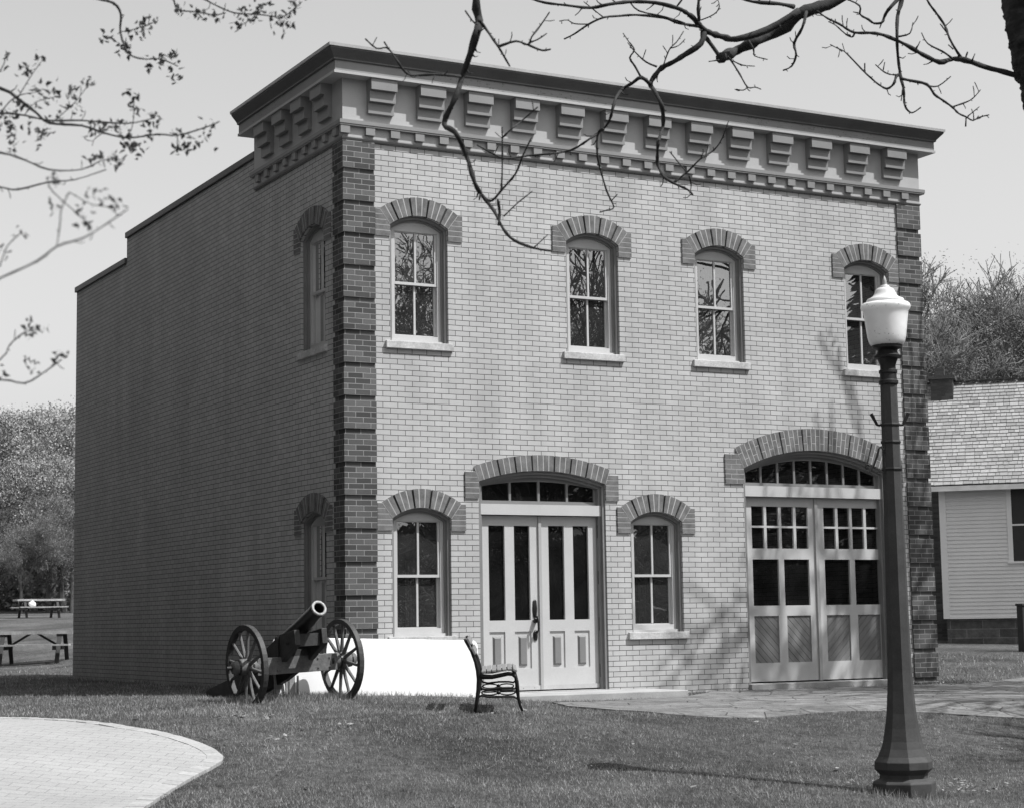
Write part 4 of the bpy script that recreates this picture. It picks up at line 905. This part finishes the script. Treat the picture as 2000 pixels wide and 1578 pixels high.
NB = [
 ([(1600,-260),(1300,-240),(1060,-200),(960,-100),(930,0),(936,41),(932,62),(919,105),(903,150),(890,190),(867,242),(888,258),(909,298),(927,357),(940,380),(965,413),(983,448),(1004,470),(1042,485),(1078,491)],9.5,22,4,8.8),
 ([(936,41),(948,56),(973,92),(985,112),(996,131)],8.9,8,3,None),([(973,92),(1008,81),(1031,88),(1039,72),(1056,50),(1073,25)],8.9,6,3,None),([(1031,88),(1058,99),(1075,97)],8.9,5,3,None),([(1034,84),(1050,78),(1068,66)],8.9,4,2.5,None),([(909,22),(924,43),(931,48)],9,3,3,None),
 ([(899,150),(850,146),(808,148),(790,140),(775,118),(766,105),(755,94),(735,95),(714,77)],8.9,6,3,8.6),([(759,96),(750,82)],8.6,3,3,None),
 ([(950,390),(962,392),(983,368),(1007,340),(1021,305),(1039,268)],8.8,7,2.5,8.6),([(979,374),(981,330),(981,249)],8.8,5,2.5,None),([(981,270),(1000,252),(1021,235),(1050,210)],8.8,4,2.5,None),([(974,440),(976,415),(972,390)],8.8,6,5,None),([(984,423),(1010,398),(1040,374)],8.8,4,2,None),([(1042,485),(1070,459)],8.8,3,2,None),([(938,380),(936,392)],8.8,5,3,None),
 ([(1985,-200),(1850,-150),(1720,-60),(1630,2),(1600,14),(1560,28),(1537,50),(1500,68),(1470,84),(1440,99),(1420,108),(1405,116)],12,30,20,11.6),
 ([(1560,22),(1500,58),(1438,77),(1413,73),(1390,66),(1375,58),(1366,50),(1353,35),(1338,24),(1321,16),(1280,6),(1232,4),(1190,9),(1153,16),(1106,11),(1065,6),(1030,-4)],11.7,16,4,11.2),
 ([(1550,14),(1520,8),(1470,4),(1440,-6)],11.7,9,6,None),
 ([(1377,72),(1392,92),(1408,115)],11.6,9,7,None),
 ([(1375,60),(1369,86),(1337,108),(1315,122),(1293,133),(1280,148),(1270,165),(1278,178),(1293,209),(1295,247),(1286,276),(1284,300),(1285,323),(1296,345),(1315,358),(1343,371),(1353,381)],11.6,14,4,11.0),
 ([(1270,165),(1252,152),(1235,163),(1217,174),(1204,190),(1197,212),(1191,234),(1178,253),(1150,273),(1122,291),(1098,298),(1074,301),(1030,305),(985,310),(957,298),(932,284)],11.4,8,3,10.8),
 ([(1178,253),(1172,256),(1167,265),(1166,290),(1169,317),(1185,374),(1199,405),(1186,411),(1172,415)],11.1,6,3,None),([(1194,393),(1206,380)],11.1,3,2,None),
 ([(1315,358),(1343,336),(1369,310),(1394,294),(1410,272),(1423,237)],11.1,5,2,None),([(1340,336),(1325,318),(1308,297)],11.1,3,2,None),([(1346,345),(1350,362),(1347,378)],11.1,3,2,None),
 ([(1252,152),(1240,130),(1230,114),(1239,98),(1228,82),(1217,66)],11.4,5,2,None),([(1283,131),(1262,122),(1242,104),(1226,84)],11.4,4,2,None),([(1296,128),(1302,110),(1309,95),(1322,82),(1335,62)],11.4,3.5,2,None),([(1309,95),(1325,90),(1338,77)],11.4,2.5,2,None),
 ([(1362,52),(1343,49),(1320,44),(1296,35),(1242,30),(1210,32),(1179,35),(1150,48),(1122,67),(1102,77)],11.5,7,3,None),([(1150,48),(1122,47),(1108,40),(1093,42)],11.5,3,2,None),([(1179,35),(1160,20),(1140,4)],11.5,3,2,None),([(1366,42),(1364,18),(1366,-20)],11.5,7,6,None),([(1369,40),(1394,29),(1405,14),(1400,-5)],11.5,3,2,None),
 ([(1422,112),(1430,122),(1445,146),(1460,171),(1475,171),(1486,175)],11.5,4.5,2,None),([(1432,120),(1450,128),(1474,130)],11.5,3,2,None),([(1462,80),(1472,98),(1474,110),(1499,117)],11.5,5,2,None),([(1405,118),(1384,121)],11.5,3,2,None),([(1460,171),(1452,177),(1438,175)],11.5,2.5,2,None),([(1320,16),(1332,0),(1340,-12)],11.5,4,3,None),([(1230,4),(1248,22),(1300,34),(1338,46)],11.4,4,3,None),
 ([(1575,24),(1567,55),(1551,85),(1555,108),(1546,130),(1530,138)],11.7,7,3,None),
 ([(2025,160),(2000,153),(1960,141),(1925,132),(1885,118),(1860,116),(1835,122),(1802,107),(1780,94),(1757,82),(1725,69),(1700,65),(1675,65),(1660,61),(1640,48),(1617,37),(1595,22)],12,15,3,11.6),
 ([(1885,118),(1875,110),(1855,77),(1846,52),(1830,28),(1815,8),(1806,-10)],11.9,6,4,None),([(1852,68),(1836,47)],11.9,3,2,None),([(1860,115),(1842,102),(1812,86),(1800,65)],11.9,5,2,None),([(1885,116),(1890,102)],11.9,4,3,None),([(1862,97),(1852,88)],11.9,3,2,None),
 ([(1900,-120),(1820,-100),(1761,-40),(1761,0),(1753,32),(1752,75),(1754,112),(1759,150),(1765,175),(1766,200),(1771,214),(1782,221),(1798,211)],11.8,12,2.5,11.6),
 ([(1759,154),(1782,159),(1811,166),(1825,185),(1842,197),(1860,210),(1872,222),(1887,229),(1900,236),(1912,230),(1932,225)],11.6,6.5,2.5,None),([(1812,168),(1832,169),(1857,150)],11.6,3.5,2,None),([(1862,209),(1890,199),(1903,190),(1915,176)],11.6,3.5,2,None),([(1887,229),(1886,248)],11.6,3,3,None),([(1890,228),(1913,209)],11.6,2.5,2,None),([(1902,234),(1901,220)],11.6,2.5,2,None),
 ([(1755,147),(1750,151),(1745,165),(1732,174),(1715,165),(1700,152),(1687,140),(1668,120),(1650,102),(1636,95),(1622,88)],11.6,6,2,None),([(1689,141),(1689,124)],11.6,3.5,3,None),([(1752,147),(1738,146),(1725,140),(1710,127)],11.6,4,2,None),([(1725,138),(1728,122)],11.6,2.5,2,None),([(1650,102),(1645,85)],11.6,2,1.5,None),([(1645,102),(1634,92)],11.6,2,2,None),
 ([(1756,72),(1777,66),(1783,45)],11.7,3.5,2,None),([(1757,-4),(1735,20),(1727,34),(1722,45),(1707,46),(1695,38),(1680,29),(1679,12),(1652,-2)],11.7,7,3,None),([(1722,45),(1718,56)],11.7,4,2,None),([(1680,27),(1666,24)],11.7,3,2,None),([(1763,174),(1760,198)],11.6,3,2,None),
 ([(1660,70),(1650,66),(1632,50),(1618,43)],11.7,4,2,None),([(1669,66),(1664,73),(1652,68)],11.7,5,3,None)]
for b_ in NB: px_branch(NT, b_[0], b_[1], b_[2], b_[3], b_[4])
# ------------------------------------------------------------------ near leafy tree at the left
LT = tag(empty('young_leafed_tree', (0,0,0)), 'near tree at left with thin leafing twigs hanging into the sky', 'tree')
tb_ = at(-520, 1500, 6.5); tb_.z = gz(tb_.x, tb_.y)-.2
w = MB(); w.tube(smooth_pts([tb_, at(-540,900,6.5), at(-500,400,6.5), at(-430,0,6.5), at(-380,-300,6.4), at(-300,-600,6.3)], 4), [.14-.003*i for i in range(21)], 12); w.build('trunk', 'bark', LT, smooth=True)
LB = [([(-430,-80),(-100,-120),(100,-40),(183,-4),(222,7),(236,29),(235,63),(250,104),(279,116),(313,116),(347,130)],7,12,3,6.8),([(100,-40),(250,-50),(330,-10),(347,19),(385,24),(419,30),(440,26)],7,8,3,6.8),([(250,-50),(385,-6),(419,10),(458,26),(506,29),(544,34),(560,30),(578,14)],7,6,2.5,6.8),
 ([(-460,150),(-150,130),(0,173),(34,193),(72,222),(96,241),(159,246),(202,260),(250,270),(308,263),(347,265),(400,250),(429,238)],6.3,12,3,6),([(-470,260),(-100,230),(0,222),(48,226),(96,236),(159,236),(222,241),(260,241),(303,231)],6.2,10,3,6),
 ([(-480,330),(-100,290),(0,299),(48,313),(96,332),(159,332),(202,313),(236,313)],5.6,9,2.5,5.4),([(-490,420),(-100,350),(0,366),(34,371),(96,356),(145,352),(207,332)],5.5,9,2.5,5.3),
 ([(-500,620),(-100,590),(0,544),(72,511),(111,482),(159,467),(193,448),(250,409)],4.2,9,3,3.9),([(111,482),(117,440),(120,409),(135,376)],4,4,3,None),([(-100,760),(0,703),(19,674),(48,650),(72,645)],5,6,3,None),([(-500,800),(-100,760),(0,742),(48,749),(87,727),(120,703)],5,8,3,4.9),
 ([(101,241),(145,202),(173,166)],6,3,2,None),([(0,520),(14,482),(38,458)],4.6,4,3,None),([(-100,590),(0,520)],4.6,5,4,None),([(96,356),(103,375),(170,435),(175,448)],4.4,4,3,None),([(135,376),(180,400),(225,405)],4.4,3,2,None),([(235,63),(262,58),(300,45)],6.9,3.5,2,None),([(222,70),(207,77)],6.9,3,2,None),([(506,29),(480,45),(465,52)],6.8,3,2,None),([(544,34),(553,55)],6.8,3,2,None),
 ([(202,260),(185,272),(180,285)],6,3,2,None),([(250,270),(260,240),(262,190)],6,3,2,None),([(347,265),(346,290)],6,3,2,None),([(34,193),(60,150),(80,122)],6.1,4,2,None),([(0,222),(30,190),(75,180)],6.1,4,2,None),([(48,226),(70,200),(110,190)],6.1,3,2,None),([(-60,200),(0,140),(12,105)],6.1,4,2,None)]
for b_ in LB: px_branch(LT, b_[0], b_[1], b_[2]*.62, b_[3]*.8, b_[4], buds=True)
R = random.Random(11); lf = MB()
def leafcluster(u, v, D, n, sp):
    for i in range(n):
        c = at(u+R.gauss(0, sp), v+R.gauss(0, sp), D+R.uniform(-.05,.05)); s_ = R.uniform(5, 11)*D/FPX
        a = Vector((R.gauss(0,1),R.gauss(0,1),R.gauss(0,1))).normalized(); b = a.orthogonal().normalized(); az = R.uniform(0,6.28); b = b*math.cos(az)+a.cross(b)*math.sin(az)
        m_ = c+a*s_; lf.add([c, c+a*s_*.6+b*s_*.45, c+a*s_*1.5, c+a*s_*.6-b*s_*.45], [(0,1,2,3)])
        lf.add([c, c+a*s_*.5+b*s_*.1, c-b*s_*.9+a*s_*.2], [(0,1,2)])
CL = [(205,75,7),(240,90,7),(275,50,7),(298,45,7),(262,68,7),(345,150,7),(320,120,7),(335,110,7),(290,125,7),(250,104,7),(480,20,6.9),(515,15,6.9),(560,30,6.9),(580,10,6.9),(465,45,6.9),(555,55,6.9),(530,30,6.9),(350,18,6.9),(385,28,6.9),(415,32,6.9),(500,30,6.9),(545,50,6.9),(80,120,6.1),(50,140,6.1),(8,108,6.1),(75,180,6.1),(105,185,6.1),(60,215,6.1),(30,230,6.1),(95,175,6.1),(150,215,6.1),(178,262,6),(190,245,6),(258,185,6),(262,215,6),(225,240,6),(235,255,6),(250,282,6),(300,235,6),(345,290,6),(372,282,6),(400,272,6),(350,262,6),(415,245,6),(180,310,5.5),(205,308,5.5),(222,322,5.5),(232,310,5.5),(172,166,6),(100,402,4.4),(180,378,4.4),(210,388,4.4),(228,405,4.4),(160,412,4.4),(172,435,4.2),(105,355,4.4),(35,458,4.6),(3,490,4.6),(65,642,5),(52,650,5),(78,648,5),(118,700,5),(60,710,5),(4,722,5),(60,262,5.8),(20,260,5.8),(40,205,6.1),(112,228,6.1),(25,285,5.8),(75,268,5.8),(15,245,5.8),(95,258,5.8),(140,180,6.1),(5,225,6),(205,252,6),(288,262,6),(270,290,6)]
for u, v, D in CL: leafcluster(u, v, D, R.randint(8, 14), 8)
lf.build('leaves', 'leaf', LT, fix=False)
# ------------------------------------------------------------------ grass blades, fallen leaves
def blades(n, ufn, hmin, hmax, wid, name, mat, test, tuft=1):
    vs, fs = [], []; k = 0; tries = 0
    while k < n and tries < n*4:
        tries += 1; u, v = ufn(); P = on_ground_fast(u, v)
        if P is None or not test(P.x, P.y): continue
        for _ in range(tuft):
            x, y = P.x+random.gauss(0,.03), P.y+random.gauss(0,.03); z = gz(x, y); az = random.uniform(0, 6.28); hh = random.uniform(hmin, hmax); ww = wid*random.uniform(.6,1.3); le = random.gauss(0,.5)*hh, random.gauss(0,.5)*hh
            o = len(vs); vs += [(x-ww*math.cos(az), y-ww*math.sin(az), z-.004), (x+ww*math.cos(az), y+ww*math.sin(az), z-.004), (x+le[0], y+le[1], z+hh)]; fs.append((o, o+1, o+2)); k += 1
    return vs, fs
# quick ground lookup along the view: tabulated rows
def on_ground_fast(u, v):
    D = 12.0; d = _f + (u-1000)/FPX*_r - (v-789)/FPX*_u; prev = D
    for _ in range(7):
        P = CAM+d*D; hh = gz(P.x, P.y)
        if d.z > -1e-4: return None
        D = .35*D+.65*((hh-CAM.z)/d.z)
        if D < 3 or D > 60: return None
    P = CAM+d*D; return P
def on_lawn(x, y):
    if x > -.06 and x < BW+.05 and y > -.03 and y < BD: return False
    if inside((x, y), PAV) or inside((x, y), FLAG): return False
    if 1.72 < x < 4.28 and -1.03 < y < 0: return False
    return True
vs, fs = [], []
for n_, rng_v, hmin, hmax, wid in ((140000, (1335, 1600), .010, .036, .0032), (26000, (1335, 1400), .014, .042, .0045), (9000, (1255, 1345), .03, .07, .008)):
    a, b_ = blades(n_, (lambda: (random.uniform(-20, 2020), random.uniform(*rng_v))), hmin, hmax, wid, 'grass', 'blade', on_lawn, 3)
    o = len(vs); vs += a; fs += [tuple(i+o for i in f) for f in b_]
# longer tufts round the cannon wheels, the lamp foot and along the walls
def tuft_at(x, y, n, sp, h0, h1):
    for _ in range(n):
        xx, yy = x+random.gauss(0, sp), y+random.gauss(0, sp)
        if not on_lawn(xx, yy): continue
        z = gz(xx, yy); az = random.uniform(0, 6.28); hh = random.uniform(h0, h1); o = len(vs); ww = .0035
        vs.extend([(xx-ww*math.cos(az), yy-ww*math.sin(az), z), (xx+ww*math.cos(az), yy+ww*math.sin(az), z), (xx+random.gauss(0,.3)*hh, yy+random.gauss(0,.3)*hh, z+hh)]); fs.append((o, o+1, o+2))
for i in range(60): t = i/59; P = PL.lerp(PR, t); tuft_at(P.x, P.y+.05, 60, .14, .05, .11)
for P in (PL, PR): tuft_at(P.x, P.y-.1, 300, .16, .05, .13)
for i in range(40): a_ = i/40*6.28; tuft_at(LP.x+.3*math.cos(a_), LP.y+.3*math.sin(a_), 16, .04, .03, .08)
for i in range(90): tuft_at(-.08, .2+i*.13, 14, .04, .04, .10)
for i in range(40): tuft_at(ta.x+dv.x*i/39, ta.y+dv.y*i/39-.04, 16, .04, .03, .08)
me = bpy.data.meshes.new('grass'); me.from_pydata(vs, [], fs); me.materials.append(M['blade']); o = bpy.data.objects.new('grass', me); COL.objects.link(o); tag(o, 'short mown grass blades covering the lawn', 'grass', kind='stuff')
w = MB()
def litter(u, v, su, sv, n):
    for _ in range(n):
        P = on_ground_fast(random.gauss(u, su), random.gauss(v, sv))
        if P is None or inside((P.x, P.y), PAV): continue
        s_ = random.uniform(.012,.035); az = random.uniform(0,6.28); t = random.uniform(-.4,.4); c = Vector((P.x, P.y, gz(P.x, P.y)+.04)); a = Vector((math.cos(az), math.sin(az), t))*s_; b = Vector((-math.sin(az), math.cos(az), random.uniform(-.5,.5)))*s_*.6
        w.add([c-a, c-b, c+a*.4, c+a, c+b], [(0,1,2,4),(1,3,4)])
litter(1870, 1545, 40, 8, 60); litter(1700, 1520, 60, 12, 25); litter(1700, 1480, 250, 60, 60); litter(470, 1465, 40, 25, 40); litter(700, 1500, 400, 60, 60); litter(1850, 1340, 40, 6, 30); litter(900, 1450, 500, 50, 50)
w.build('fallen_leaves', 'dry_leaf', fix=False); tag(bpy.data.objects['fallen_leaves'], 'scattered dry leaves lying on the lawn', 'leaves', kind='stuff')
for o in list(COL.objects):
    if o.type == 'EMPTY' and o.get('label') == 'x': print('UNUSED PROTO', o.name)
